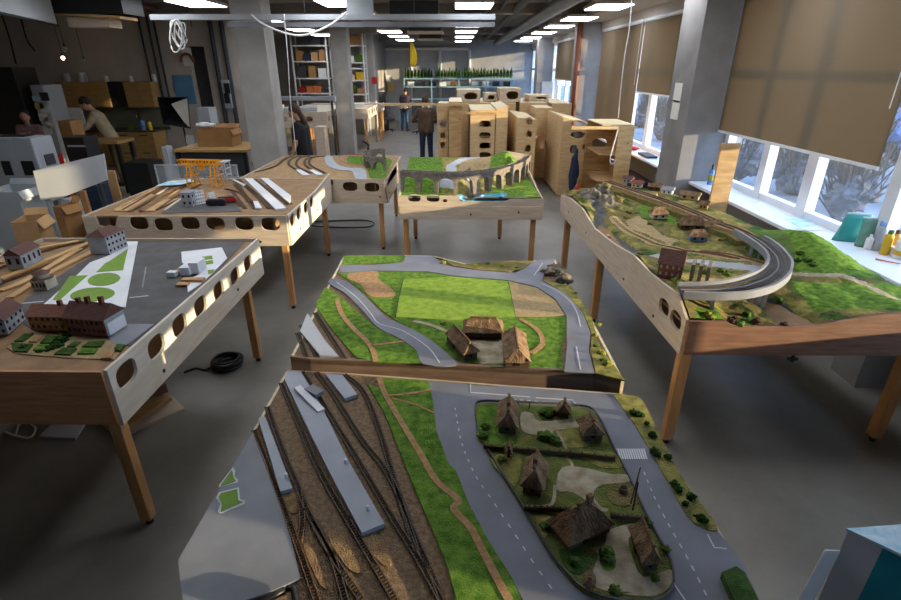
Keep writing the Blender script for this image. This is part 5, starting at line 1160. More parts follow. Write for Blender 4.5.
t = bottle(g3((798, 432))[0], .055, .19, 'white_plastic', 'white_plastic', 'white tub with yellow band at the right end of the sill bottles', .8)
MB().cyl((0, 0, .03), (0, 0, .07), .0565, n=18).build('band', 'yellow_bottle', t, local=True)
p = on_sill(*g3((700, 440))[0]); q = on_sill(*g3((800, 460))[0]); tag(MB().cyl((p.x, p.y, .9665), (q.x, q.y, .9665), .008, .004, 8).build('paintbrush', 'orange_cloth'), 'thin brown paintbrush lying on the sill edge in front of the bottles', 'paintbrush')
# things on the second sill
p = PX(650, 151, 3.42); tag(blob(MB(), (3.42, 10.2, .997), .06, 3, (1.6, 1.2, .6), .4).build('red_cloth', 'red_plastic', smooth=True), 'crumpled red cloth on the far window sill', 'cloth')
tag(MB().box((3.45, 9.5, .975), (.18, .5, .035)).build('grey_case', 'dark_grey'), 'flat grey case on the far window sill right of the red cloth', 'case')
tag(blob(MB(), (3.42, 10.9, 1.0), .07, 8, (1, 1, .6), .3).build('white_bag', 'white_plastic', smooth=True), 'small white bag on the far window sill left of the red cloth', 'bag')
t = thing('spray_bottle', 'tall dark bottle with yellow-green label on the sill by the grey pillar', 'bottle', (3.46, 7.05, .957)); MB().cyl((0, 0, 0), (0, 0, .2), .035, n=14).build('body', 'river_blue', t, local=True); MB().cyl((0, 0, .06), (0, 0, .13), .037, n=14).build('label_band', 'leaf_yellow', t, local=True); MB().cyl((0, 0, .2), (0, 0, .27), .014, n=10).build('nozzle', 'black_plastic', t, local=True)
tag(MB().box((3.28, 9.6, .3), (.3, 1.2, .6)).build('storage_crate', 'shirt_plum'), 'dark purple crate under the far window sill behind the upright frame', 'crate')
# ================================================================== STANDING MODULES IN STORE
def crate(label, x, y, w, h, dep, holes, rz=0, m='ply_warm', open_left=0, round_=False, bars=(), slant=0, top='ply_edge', inset=True):
    """an empty plywood module stood on edge: end board with holes faces the camera (-y), open to its right side"""
    t = thing('plywood_module', label, 'plywood module', (x, y, 0), rz, 'plywood module frames stored on edge')
    th = .018
    MB().panel([(open_left, .02), (w, .02), (w, h-slant), (open_left, h)], [oval(*q, p=2.2 if round_ else 3) for q in holes], th, (0, 0, 0), (1, 0, 0), (0, 0, 1)).build('end_board', m, t, local=True)
    MB().box((th/2 if not open_left else w-th*1.5, dep/2, h/2+.01), (th, dep-.04, h-.02)).build('deck', m, t, local=True)
    MB().panel([(0, .02), (w, .02), (w, h-slant), (0, h)], [oval(w/2, h*.3, w*.5, .2), oval(w/2, h*.7, w*.5, .2)], th, (0, dep, 0), (1, 0, 0), (0, 0, 1)).build('far_board', m, t, local=True)
    mb = MB(); mb.bar((0, dep/2, h-.004), (w, dep/2, h-slant-.004), dep, .018); mb.build('top_board', top, t, local=True)
    MB().box((w/2, dep/2, .03), (w, dep-.04, .02)).build('bottom_board', m, t, local=True)
    for zz in (h*.35, h*.66): MB().box((w*.5, dep*.5, zz), (w*.9, dep*.9, .02)).build('inner_rib', m, t, local=True)
    mb = MB()
    for q in ((w*.85, h*.2), (w*.85, h*.8)): mb.cyl((q[0], -.024, q[1]), (q[0], .004, q[1]), .012, n=8)
    mb.build('bolt_hole', 'black_plastic', t, local=True)
    for z_, L_ in bars: MB().box((L_/2, -.04, z_), (abs(L_), .02, .05)).build('brace', 'ply_gold', t, local=True)
    return t
def hfrom(x0, x1, ytop, Y): a, b2 = PY(x0, ytop, Y), PY(x1, ytop, Y); return a.x, b2.x-a.x, a.z
def holes_px(x0, Y, pts, w, h): return [(PY(a, b2, Y).x-x0, PY(a, b2, Y).z, w, h) for a, b2 in pts]
s1 = crop(430, 80, .18333); s2 = crop(530, 80, .2)
Y = 11.3; x, w_, h_ = hfrom(517, 537, 117, Y)
crate('pale plywood frame on edge with four rounded holes, in the middle of the stored row', x, Y, w_, h_, 1.9, holes_px(x, Y, s1((541, 222), (538, 297), (533, 372), (536, 440))+[(527, 172)], .13, .15), 0, 'ply_warm', 0, True, slant=.06)
Y = 11.45; x, w_, h_ = hfrom(470.5, 495.5, 110, Y); x2 = PY(509, 110, Y).x
crate('plywood frame on edge with three wide slots, left of the four-hole frame', x, Y, w_, h_, 1.8, holes_px(x, Y, s1((300, 238), (300, 302), (300, 357), (300, 410)), .24, .13), 0, 'ply_warm')
crate('narrow blank plywood frame on edge between the slotted frame and the four-hole frame', x+w_+.02, Y+.02, x2-x-w_-.04, h_+.02, 1.9, (), 0, 'ply_warm', slant=-.05)
Y = 11.6; x, w_, h_ = hfrom(449, 462, 102, Y); crate('reddish plywood frame on edge beside the man in the brown shirt', x, Y, w_, h_, 1.7, (), 0, 'ply_gold')
x, w_, h_ = hfrom(437, 448, 106, Y+.3); crate('dim plywood frame on edge with small holes, directly beside the brown shirt', x, Y+.3, w_, h_, 1.7, holes_px(x, Y+.3, s1((70, 240), (70, 300), (70, 355)), .12, .14), 0, 'ply_warm')
Y = 10.55; x, w_, h_ = hfrom(563, 590, 117, Y)
t = crate('plywood frame on edge with two wide slots above round holes, right of the four-hole frame', x, Y, w_, h_, 1.7, holes_px(x, Y, s2((240, 218), (236, 274)), .27, .13)+holes_px(x, Y, s2((217, 345), (213, 411), (208, 478)), .15, .17)+holes_px(x, Y, s2((274, 334),), .11, .11), 0, 'ply_warm', 0, True, slant=.12)
Y = 9.35; x, w_, h_ = hfrom(619, 635, 125, Y)
crate('open plywood frame on edge nearest the windows, with a white cord hanging inside', x-.28, Y, w_+.28, h_, 1.1, (), 0, 'ply_gold', .28, slant=0)
a, b2 = PY(573, 128, 9.3), PY(620, 128.5, 9.3); MB().box(((a.x+b2.x)/2-.02, 9.33, a.z), (b2.x-a.x, .03, .05)).build('batten', 'ply_warm', bpy.data.objects['plywood_module.006'])
a, b2 = PY(380, 105.5, 11.2), PY(464, 106, 11.2); MB().box(((a.x+b2.x)/2, 11.56, a.z), (b2.x-a.x, .04, .05)).build('batten', 'ply_warm', bpy.data.objects['plywood_module.003'])
a, b2 = PY(462, 113.5, 11.3), PY(497, 114, 11.3); MB().box(((a.x+b2.x)/2, 11.43, a.z), (b2.x-a.x, .03, .05)).build('batten', 'ply_gold', bpy.data.objects['plywood_module.001'])
# rows of frames further back and loose boxes lying on top
for k2, (x0, x1, yt, Y, lab) in enumerate(((497, 516, 101, 13.4, 'plywood frame in the second stored row behind the blank one'), (520, 548, 99, 13.5, 'plywood frame in the second stored row with a mossy top'), (462, 494, 104, 13.5, 'plywood frame in the second stored row behind the slotted one'), (536, 553, 108, 12.4, 'dark-sided plywood frame wedged right of the four-hole frame'), (552, 572, 103, 13.3, 'plywood frame in the second stored row nearest the far blind'))):
    x, w_, h_ = hfrom(x0, x1, yt, Y); h_ = 1.62 if Y > 13 else h_; crate(lab, x, Y, w_, h_, .95 if Y < 13 else 2.2, [(w_/2, h_*.5, w_*.5, .2)], 0, 'ply_warm', slant=0)
HT = 1.62+.022 or max(o.location.z+max(v.co.z for v in c.data.vertices) for o in bpy.data.objects if o.name.startswith('plywood_module') and o.location.y > 13 for c in o.children if c.type == 'MESH')+.012
def box_top(x0, x1, y0, y1, Y, d, label, hole=True):
    a, b2 = PY(x0, y0, Y), PY(x1, y1, Y); w_ = b2.x-a.x; zz0 = HT; hh_ = a.z-zz0
    t = thing('plywood_box', label, 'plywood box', (a.x, Y, zz0), 0, 'plywood boxes on top of the stored frames')
    MB().panel([(0, 0), (w_, 0), (w_, hh_), (0, hh_)], [oval(w_*.6, hh_*.5, w_*.55, hh_*.6)] if hole else [], .018, (0, 0, 0), (1, 0, 0), (0, 0, 1)).build('front_board', 'ply', t, local=True)
    mb = MB(); mb.box((w_/2, d/2, hh_), (w_+.02, d, .018)); mb.build('lid', 'ply_edge', t, local=True)
    mb = MB(); mb.box((.009, d/2, hh_/2), (.018, d, hh_)); mb.box((w_-.009, d/2, hh_/2), (.018, d, hh_)); mb.box((w_/2, d, hh_/2), (w_, .018, hh_)); mb.build('side_board', 'ply_gold', t, local=True)
for a in ((457, 480, 90, 103, 13.52, .9, 'plywood box with a wide oval hole on top of the stored frames, left one'), (500, 520.5, 88.5, 100, 13.52, .9, 'plywood box with round hole on top of the stored frames, right of the oval-holed one'), (484, 496, 93.5, 103.5, 13.9, .6, 'small low plywood box on the stored frames between the two bigger ones'), (529, 549, 95.5, 98.5, 14.0, .9, 'flat plywood tray at the right end on top of the stored frames')): box_top(*a)
# red and blue things wedged in the gap
p = PY(597, 140, 10.4); tag(blob(MB(), (2.30, 10.1, .52), .13, 2, (.6, .9, 3.4), .3).build('blue_jacket', 'jeans', smooth=True), 'dark blue jacket hanging in the gap between the stored frames at right', 'jacket')
tag(blob(MB(), (2.31, 9.75, .2), .13, 5, (.6, .8, 1.4), .3).build('red_bag', 'red_plastic', smooth=True), 'red bag on the floor in the gap between the stored frames at right', 'bag')
MB().tube(smooth_line([PY(a, b2, 9.32) for a, b2 in s2((440, 245), (425, 300), (400, 395), (410, 420), (425, 405), (405, 395))], 6), .01, 6).build('cord', 'white_cable', bpy.data.objects['plywood_module.006'], smooth=True)
# ================================================================== PEOPLE
def remeshed(limbs, name, m, parent, vox=.011, smooth=True):
    mb = MB()
    for s in limbs:
        if len(s) == 4:
            a, b, r0, r1 = s; mb.cyl(a, b, r0, r1, 14); mb.ball(a, r0, 2); mb.ball(b, r1, 2)
        else: c, r, sc = s; mb.ball(c, r, 3, sc)
    o = mb.build(name, m, parent, smooth=smooth, local=True)
    md = o.modifiers.new('skin', 'REMESH'); md.mode = 'VOXEL'; md.voxel_size = vox; md.use_smooth_shade = True
    sm = o.modifiers.new('soft', 'SMOOTH'); sm.factor = .5; sm.iterations = 4
    return o
def hand(limbs, wrist, d, side):
    d = Vector(d).normalized(); w = Vector(wrist); s = d.cross(Vector(side)).normalized(); n = d.cross(s)
    limbs.append((w, w+d*.07, .022, .028))
    for i, (o, L) in enumerate(((-.03, .055), (-.01, .068), (.01, .064), (.03, .048))):
        a = w+d*.085+s*o; k = a+d*L*.55+n*.01; limbs.append((a, k, .0095, .009)); limbs.append((k, k+d*L*.4+n*.022, .009, .008))
    limbs.append((w+d*.03+s*.03, w+d*.07+s*.055+n*.012, .011, .009))
def person(label, loc, rz, hgt, lean, arms, top_m, leg_m, shoe_m, hair_m, hair='short', sleeve='short', sit=False, head_tilt=0, group=None, fem=False, belt=None, collar=True):
    """faces local -y. lean: forward lean of the torso; arms: two (elbow, wrist) offset pairs from the shoulder"""
    k = hgt/1.75; V_ = lambda x, y, z: Vector((x*k, y*k, z*k))
    t = thing('person', label, 'person', loc, rz)
    hipz = .92 if not sit else .82
    hip = V_(0, 0, hipz); c, s = math.cos(lean), math.sin(lean)
    up = lambda x, h, y=0: hip+V_(x, -s*h+y*c, c*h+y*s)
    sh = .185 if not fem else .165
    neck, head = up(0, .53), up(0, .70, -.02)
    hd = Vector((0, -math.sin(lean+head_tilt), math.cos(lean+head_tilt))); head = neck+hd*.165*k+V_(0, -.015, 0)
    fw = Vector((0, -math.cos(lean+head_tilt), -math.sin(lean+head_tilt)))
    R = Vector((1, 0, 0))
    body = [(neck-hd*.06*k, neck+hd*.09*k, .055*k, .052*k), (head, .105*k, (.78, .92, 1.12)), (head+fw*.03*k-hd*.06*k, .06*k, (.9, .9, .9)),
            (head+fw*.092*k-hd*.012*k, head+fw*.108*k-hd*.035*k, .010*k, .017*k)]
    for sx in (-1, 1): body.append((head+R*sx*.082*k-hd*.01*k, .025*k, (.4, .8, 1.2)))
    body += [(up(0, .40), up(0, .1), .08*k, .08*k), (neck, up(0, .42), .055*k, .06*k)]
    slv = []
    for sx, (el, wr) in zip((-1, 1), arms):
        S = up(sx*sh, .475); E_ = S+V_(*el); W_ = S+V_(*wr)
        body += [(up(0, .43), S, .045*k, .045*k), (S, E_, .045*k, .036*k), (E_, W_, .038*k, .025*k)]; hand(body, W_, (W_-E_), (sx, 0, .3))
        slv.append((S, E_, W_))
    legs = []; feet = []
    for sx in (-1, 1):
        hp = hip+V_(sx*.09, 0, -.02)
        if sit: kn = hp+V_(sx*.04, -.42, .0); an = V_(sx*.13, -.44, .42)
        else: kn = V_(sx*.10, -.02+s*.06, .49); an = V_(sx*.115, .02+s*.08, .09)
        legs.append((hp, kn, an)); body += [(up(0, .1), hp, .07*k, .065*k), (hp, kn, .065*k, .05*k), (kn, an, .048*k, .034*k)]
        toe = an+V_(sx*.03, -.15, -.045); feet.append((an+V_(0, .02, -.045), toe))
        body += [(an, an+V_(0, -.05, -.04), .034*k, .035*k)]
    remeshed(body, 'body', 'skin', t, .0105)
    # eyes and mouth
    mb = MB()
    for sx in (-1, 1): mb.ball(head+fw*.090*k+R*sx*.032*k+hd*.008*k, .011*k, 2, (1.1, .7, .7))
    mb.build('eyes', 'glass_dark', t, local=True, smooth=True)
    MB().ball(head+fw*.094*k-hd*.062*k, .016*k, 2, (1.5, .5, .4)).build('mouth', 'red_brick', t, local=True, smooth=True)
    # shirt
    sw = 1.0 if not fem else .9
    shirt = [(up(-.10*sw, .40), up(.10*sw, .40), .118*k, .118*k), (up(-.09*sw, .22), up(.09*sw, .22), .105*k, .105*k), (up(-.10, .0), up(.10, .0), .112*k, .112*k), (up(0, .5), up(0, .40), .075*k, .11*k), (up(0, .38), up(0, -.03), .122*k, .124*k), (up(-.1, .4), up(-.1, 0), .112*k, .105*k), (up(.1, .4), up(.1, 0), .112*k, .105*k)]
    for S, E_, W_ in slv:
        shirt.append((up(0, .42), S, .10*k, .068*k))
        if sleeve == 'long': shirt += [(S, E_, .066*k, .054*k), (E_, E_.lerp(W_, .9), .052*k, .04*k)]
        else: shirt.append((S, S.lerp(E_, .65), .066*k, .062*k))
    remeshed(shirt, 'shirt', top_m, t, .014)
    tr = [(hip+V_(-.075, 0, .0), hip+V_(.075, 0, .0), .115*k, .115*k)]
    for hp, kn, an in legs: tr += [(hp, kn, .094*k, .068*k), (kn, an.lerp(kn, .05), .068*k, .058*k)]
    remeshed(tr, 'trousers', leg_m, t, .014)
    for (a, b) in feet: remeshed([(a, b, .045*k, .04*k), (a, .045*k, (1, 1, 1))], 'shoe', shoe_m, t, .01)
    hb = -fw
    hr = [(head+hd*.028*k+hb*.022*k, .108*k, (.83, .93, 1.02))]
    if hair == 'long': hr += [(head+hb*.07*k, neck+hb*.07*k-hd*.06*k, .075*k, .06*k), (neck+hb*.07*k-hd*.06*k, neck+hb*.085*k-hd*.22*k, .065*k, .035*k), (head+R*.06*k+hb*.03*k, neck+R*.07*k+hb*.03*k, .035*k, .035*k), (head-R*.06*k+hb*.03*k, neck-R*.07*k+hb*.03*k, .035*k, .035*k)]
    if hair == 'back': hr += [(head+hb*.075*k, neck+hb*.08*k-hd*.04*k, .052*k, .045*k), (neck+hb*.08*k-hd*.04*k, neck+hb*.075*k-hd*.08*k, .04*k, .02*k)]
    if hair == 'bun': hr.append((head+hd*.11*k+hb*.06*k, .05*k, (1, 1, 1)))
    o = remeshed(hr, 'hair', hair_m, t, .012)
    if belt: remeshed([(hip+V_(-.085, 0, .02), hip+V_(.085, 0, .02), .122*k, .122*k)], 'waist_layer', belt, t, .014)
    return t
dn = ((-.05, .03, -.28), (-.04, -.06, -.53))
p = PZ(420, 162, 0)
person('person in a brown shirt and dark jeans seen from behind beside the stored plywood frames', (PY(426, 120, 14.0).x, 14.0, 0), PI+.1, 1.77, .10, (((-.14, -.02, -.26), (-.02, -.24, -.30)), ((.15, -.02, -.25), (.03, -.24, -.28))), 'shirt_brown', 'jeans', 'shoe_dark', 'hair_brown', sleeve='long', head_tilt=.35)
p = PZ(405, 131, 0)
person('person in a plum top and blue jeans bending over the far desk at the back', (p.x, p.y, 0), PI*.92, 1.70, .28, (((-.10, -.1, -.26), (-.05, -.34, -.36)), ((.10, -.1, -.26), (.05, -.34, -.36))), 'shirt_plum', 'jeans_blue', 'shoe_red', 'hair_dark', hair='bun', fem=True, belt='shirt_pale', head_tilt=.3)
p = PY(300, 105, 9.75)
person('long-haired person in a black tee standing between the two columns, head bowed', (p.x, 9.75, 0), -PI/2-.1, 1.84, .08, (((-.05, -.02, -.28), (-.02, -.18, -.50)), ((.05, -.02, -.28), (.03, -.14, -.52))), 'shirt_black', 'trousers_dark', 'shoe_dark', 'hair_brown', hair='back', head_tilt=.3)
p = PY(100, 110, 11.5)
person('dark-haired person in a beige shirt leaning over the kitchen work table', (p.x+.02, 11.62, 0), -PI/2+.4, 1.93, .36, (((-.04, -.16, -.20), (-.02, -.38, -.30)), ((.04, -.14, -.20), (.02, -.36, -.31))), 'shirt_beige', 'trousers_khaki', 'shoe_dark', 'hair_dark', sleeve='long', head_tilt=.25)
p = PY(28, 124, 11.2)
person('seated dark-haired person in a pinkish top behind the big grey machine', (p.x, 11.2, 0), .35, 1.72, .05, (((-.05, -.1, -.26), (.16, -.26, -.12)), ((.06, -.1, -.26), (-.12, -.26, -.14))), 'shirt_pink', 'trousers_dark', 'shoe_dark', 'hair_dark', hair='long', sit=True, fem=True, sleeve='long')
q = PY(28, 124, 11.2); t = thing('stool', 'dark stool under the seated person behind the grey machine', 'stool', (q.x, 11.28, 0)); MB().cyl((0, .03, .60), (0, .03, .63), .17, n=18).build('seat', 'black_plastic', t, local=True); MB().cyl((0, 0, .03), (0, 0, .60), .025, n=10).build('post', 'black_metal', t, local=True); MB().cyl((0, 0, 0), (0, 0, .03), .2, n=18).build('base', 'black_metal', t, local=True); MB().tube([(.3*math.cos(a*PI/8), .3*math.sin(a*PI/8), .30) for a in range(16)], .012, 6, closed=True).build('foot_ring', 'black_metal', t, local=True)
# ================================================================== KITCHEN AND LEFT SIDE
def pbox(name, x0, y0, x1, y1, Y, d, m, label, cat, zb=None, bevel=.004, group=None):
    a, b = PY(x0, y0, Y), PY(x1, y1, Y); z0 = b.z if zb is None else zb
    o = MB().box(((a.x+b.x)/2, Y+d/2, (a.z+z0)/2), (b.x-a.x, d, a.z-z0)).build(name, m, bevel=bevel); return tag(o, label, cat, group)
def cabinet(name, x0, x1, z0, z1, Y, d, n, label, m='cabinet_wood', drawers=0):
    t = thing(name, label, 'cabinet', ((x0+x1)/2, Y+d/2, z0)); w = x1-x0; MB().box((0, 0, (z1-z0)/2), (w, d, z1-z0)).build('body', m, t, local=True)
    for i in range(n):
        if drawers:
            hgt = (z1-z0)/drawers
            for k in range(drawers): dr = MB().box((-w/2+w*(i+.5)/n, -d/2-.01, hgt*(k+.5)), (w/n-.01, .018, hgt-.012)).build('drawer', m, t, local=True); MB().box((-w/2+w*(i+.5)/n, -d/2-.025, hgt*(k+.85)), (w/n*.4, .012, .02)).build('handle', 'black_metal', dr, local=True)
        else: MB().box((-w/2+w*(i+.5)/n, -d/2-.01, (z1-z0)/2), (w/n-.012, .018, z1-z0-.012)).build('door', m, t, local=True)
    return t
YC = 14.1
ua, ub = PY(50, 84, YC), PY(107, 107, YC); cabinet('wall_cabinet', ua.x, ub.x, 1.46, 2.07, YC+.2, .38, 3, 'oak wall cabinet with three doors above the worktop where the beige-shirted person works')
ua2, ub2 = PY(118.5, 84, YC), PY(151, 105, YC); cabinet('wall_cabinet', ua2.x, ub2.x, 1.46, 2.07, YC+.2, .38, 2, 'oak wall cabinet with two doors right of the dark gap, above the sink')
tag(MB().box(((ub.x+ua2.x)/2, YC+.38, 1.77), (ua2.x-ub.x-.02, .3, .62)).build('extractor_hood', 'black_plastic'), 'dark extractor cover between the two oak wall cabinets', 'hood')
ka, kb = PY(120, 131, YC), PY(167, 168, YC)
cabinet('base_cabinet', ka.x, kb.x, 0, .88, YC-.3, .62, 2, 'oak kitchen base cabinet with drawers at the end of the worktop', drawers=2)
xk = PY(40, 130, YC).x
cabinet('base_cabinet', xk, ka.x-.03, 0, .88, YC-.05, .4, 4, 'long oak base cabinet under the worktop behind the beige-shirted person')
tag(MB().box(((xk+kb.x)/2, YC+.19, .905), (kb.x-xk+.05, .80, .04)).build('worktop', 'worktop'), 'dark kitchen worktop running over the oak base cabinets', 'worktop')
tag(MB().box(((xk+kb.x)/2, YK-.012, 1.19), (kb.x-xk, .02, .5)).build('backsplash', 'backsplash'), 'olive tiled splashback between worktop and wall cabinets', 'splashback')
t = thing('kitchen_tap', 'dark curved tap at the sink under the right wall cabinet', 'tap', (PY(137, 125, YC).x, YC+.2, .926)); MB().tube(smooth_line([(0, 0, 0), (0, 0, .3), (0, -.06, .38), (0, -.14, .36), (0, -.16, .28)], 5), .018, 8).build('spout', 'black_metal', t, local=True, smooth=True); MB().cyl((.08, 0, 0), (.08, 0, .16), .015, n=8).build('lever', 'black_metal', t, local=True)
for px, m, h, r, lab in ((145, 'river_blue', .24, .06, 'blue tin on the worktop right of the tap'), (152, 'yellow_bottle', .2, .05, 'yellow detergent bottle beside the blue tin'), (132, 'leaf_mid', .1, .1, 'green sponge bowl on the worktop left of the tap'), (104, 'white_plastic', .22, .06, 'pale jar on the worktop behind the beige-shirted person'), (112, 'green_glass', .12, .12, 'green bowl on the worktop right of the beige shirt')):
    x = PY(px, 125, YC).x; tag(MB().cyl((x, YC-.1, .926), (x, YC-.1, .926+h), r, r*.9, 14).build('kitchen_container', m), lab, 'container')
for px, m, h, r, lab in ((57, 'machine_grey', .2, .1, 'small grey item on top of the left wall cabinet'), (72, 'machine_grey', .22, .12, 'pale round item on top of the left wall cabinet'), (97, 'white_plastic', .14, .05, 'white cup on top of the left wall cabinet'), (122, 'white_plastic', .14, .05, 'white cup on top of the right wall cabinet, left end'), (146, 'white_plastic', .18, .06, 'pale jug on top of the right wall cabinet, right end')):
    x = max(PY(px, 80, YC).x, ua.x+.15); tag(MB().cyl((x, YC+.4, 2.071), (x, YC+.4, 2.071+h), r, r*.85, 12).build('cabinet_top_item', m), lab, 'cup')
# wooden round disc without support, fridge, dark cupboard
f0, f1 = PY(28, 85, 12.6), PY(55, 130, 12.6)
t = thing('fridge', 'grey-white fridge covered with papers left of the wooden wall cabinet', 'fridge', ((f0.x+f1.x)/2, 12.95, 0)); w = f1.x-f0.x; hh = f0.z
MB().box((0, 0, hh/2), (w, .6, hh)).build('body', 'fridge_white', t, local=True, bevel=.02); MB().box((0, -.31, hh*.32), (w-.02, .03, hh*.6)).build('door', 'fridge_white', t, local=True, bevel=.01); MB().box((0, -.31, hh*.82), (w-.02, .03, hh*.34)).build('door', 'fridge_white', t, local=True, bevel=.01)
for i, (x, z, a, b, m) in enumerate(((-.1, .86, .2, .12, 'paper_blue'), (-.1, .78, .2, .12, 'paper_yellow'), (.1, .76, .22, .2, 'paper'), (-.08, .66, .2, .16, 'paper'), (.12, .6, .2, .25, 'paper'), (-.1, .52, .22, .2, 'paper'), (.2, .88, .2, .18, 'dark_grey'))): MB().box((x*w*2, -.33, z*hh), (a, .006, b)).build('pinned_paper', m, t, local=True)
c0, c1 = PY(-60, 67, 12.4), PY(33, 140, 12.4)
tag(MB().box(((c0.x+c1.x)/2, 12.8, c0.z/2), (c1.x-c0.x, .7, c0.z)).build('tall_cupboard', 'black_plastic', bevel=.01), 'black tall cupboard behind the seated person at far left', 'cupboard')
p = PY(60, 103, 13.9); tag(MB().cyl((p.x, 13.75, p.z), (p.x+.02, 13.79, p.z), .28, n=28).build('round_disc', 'leg_wood'), 'round wooden disc in front of the left wall cabinet', 'tray')  # unidentified round object, built as a plain disc with no support
p = PY(56, 117, 12.55); tag(MB().box((PY(65, 117, 12.5).x, 12.9, PY(65, 117, 12.9).z), (.34, .02, .42)).build('hanging_paper', 'paper'), 'small pale green sheet catching light beside the fridge', 'paper')
# work table of the beige-shirted person
ta, tb = PY(76, 140, 10.9), PY(122, 140, 10.9)
t = thing('work_table', 'oak-topped work table on black legs under the beige-shirted person\'s hands', 'table', ((ta.x+tb.x)/2, 11.02, 0)); w = tb.x-ta.x; hh = ta.z
MB().box((0, 0, hh-.03), (w, .6, .06)).build('table_top', 'cabinet_wood', t, local=True)
for sx in (-1, 1):
    for sy in (-1, 1): MB().box((sx*(w/2-.05), sy*.24, (hh-.06)/2), (.07, .07, hh-.06)).build('leg', 'black_metal', t, local=True)
a, b = PY(57, 121, 10.6), PY(75, 141, 10.6); pbox('cardboard_box', 57, 121, 75, 141, 10.35, .35, 'cardboard', 'brown cardboard box standing between the fridge and the leaning person', 'box', zb=0)
t = pbox('black_oven', 62, 137.5, 90, 164, 9.6, .4, 'black_plastic', 'black box with a pale slot standing in front of the kitchen work table', 'appliance', zb=0)
a, b = PY(68, 146, 9.6), PY(86, 148, 9.6); MB().box(((a.x+b.x)/2, 9.59, a.z), (b.x-a.x, .01, .03)).build('slot', 'machine_grey', t)
pbox('red_can', 54, 155, 60, 163, 9.3, .12, 'red_plastic', 'small red can beside the big grey machine', 'can', zb=0)
# big grey machine
m0, m1 = PY(-30, 138, 8.0), PY(46, 187, 8.0)
t = thing('grey_machine', 'large light grey machine cabinet with two dark windows at the left edge', 'machine', ((m0.x+m1.x)/2, 8.5, 0)); w = m1.x-m0.x; z0, z1 = m1.z, m0.z
MB().box((0, -.275, (z0+z1)/2), (w, .45, z1-z0)).build('housing', 'machine_grey', t, local=True, bevel=.02)
MB().box((0, -.27, z0-.05), (w-.1, .38, .1)).build('plinth', 'black_plastic', t, local=True)
mb = MB()
for sx in (-1, 1):
    for sy in (-.42, -.12): mb.box((sx*(w/2-.12), sy, (z0-.1)/2), (.07, .07, z0-.1))
mb.build('stand', 'machine_grey', t, local=True)
for xa, xb in ((0, 14), (20, 37)):
    a, b = PY(xa, 161, 7.99), PY(xb, 175.5, 7.99); MB().box(((a.x+b.x)/2-t.location.x, -.505, (a.z+b.z)/2), (b.x-a.x, .02, a.z-b.z)).build('window', 'glass_dark', t, local=True, bevel=.02)
a, b = PY(44, 158, 7.99), PY(53, 168, 7.99); MB().box((w/2+.005, -.25, a.z-.06), (.02, .2, .16)).build('control_panel', 'dark_grey', t, local=True)
MB().box((w/2-.4, -.25, z1+.008), (.4, .2, .015)).build('lid_slot', 'black_plastic', t, local=True)
# tilted white board on a post
P4 = [PY(*q, 6.55) for q in ((33, 171), (103, 154), (107, 180), (53, 201), (50, 199), (41, 201))]
t = thing('white_board', 'tilted white board on a grey post in front of the large grey machine', 'board', ((P4[0].x+P4[1].x)/2, 6.55, 0)); mb = MB()
A = [mb.bm.verts.new(v) for v in P4]; B = [mb.bm.verts.new(v+Vector((0, .03, 0))) for v in P4]; mb.bm.faces.new(A); mb.bm.faces.new(B[::-1])
for i in range(6): mb.bm.faces.new((A[i], B[i], B[(i+1) % 6], A[(i+1) % 6]))
mb.build('panel', 'white_board', t)
a, b = PY(46, 202, 6.55), PY(55, 240, 6.55); MB().cyl((a.x+.02, 6.6, 0), (a.x, 6.6, a.z+.12), .04, n=12).build('post', 'machine_grey', t)
a = PY(92, 165, 6.6); MB().cyl((a.x+.05, 6.62, 0), (a.x, 6.62, a.z), .025, n=10).build('rear_post', 'dark_grey', t)
pbox('cardboard_sheet', 105, 171, 123, 205, 7.4, .03, 'cardboard_pale', 'pale cardboard sheet leaning beside the white tilted board', 'cardboard', zb=0)
pbox('black_cabinet', 122, 163, 155, 195, 9.3, .5, 'black_plastic', 'low black cabinet below the oak kitchen base cabinet', 'cabinet', zb=0)
# clutter lower left
def carton(x0, y0, x1, y1, Y, d, label, m='cardboard', zb=0, rz=0.0):
    a, b = PY(x0, y0, Y), PY(x1, y1, Y); z0 = b.z if zb is None else zb; w = b.x-a.x; h = a.z-z0
    t = thing('cardboard_box', label, 'box', ((a.x+b.x)/2, Y+d/2, z0), rz, 'cardboard boxes at the left'); mb = MB()
    for c, s in (((0, -d/2, h/2), (w, .012, h)), ((0, d/2, h/2), (w, .012, h)), ((-w/2, 0, h/2), (.012, d, h)), ((w/2, 0, h/2), (.012, d, h)), ((0, 0, .008), (w, d, .012))): mb.box(c, s)
    mb.build('body', m, t, local=True)
    MB().box((w*.5+.03, 0, h-.05), (.1, d, .008), rot=Matrix.Rotation(1.1, 3, 'Y')).build('flap', m, t, local=True); MB().box((0, d/2+.025, h+.03), (w, .09, .008), rot=Matrix.Rotation(.9, 3, 'X')).build('flap', m, t, local=True)
    return t
carton(8, 222, 36, 243, 5.2, .32, 'open cardboard box behind the town table at the left edge', 'cardboard_pale', rz=.3)
carton(54, 207, 71, 232, 6.1, .25, 'brown cardboard box under the tilted white board', 'cardboard', rz=-.2)
carton(-22, 192, 24, 214, 6.4, .5, 'grey plastic crate under the large grey machine', 'machine_grey', zb=0)
tag(blob(MB(), (PY(85, 232, 5.7).x, 5.7, .74), .14, 3, (1.2, 1, .9), .4).build('yellow_sack', 'yellow_bottle', smooth=True), 'bright yellow bag between the town table and the track table', 'bag')
q = PY(98, 215, 6.2); tag(MB().cyl((q.x, 6.3, .0), (q.x, 6.3, .66), .2, .24, 16).build('olive_bin', 'scrub'), 'olive green bin holding the yellow bag behind the town table', 'bin'); bpy.data.objects['yellow_sack'].location.z = .0
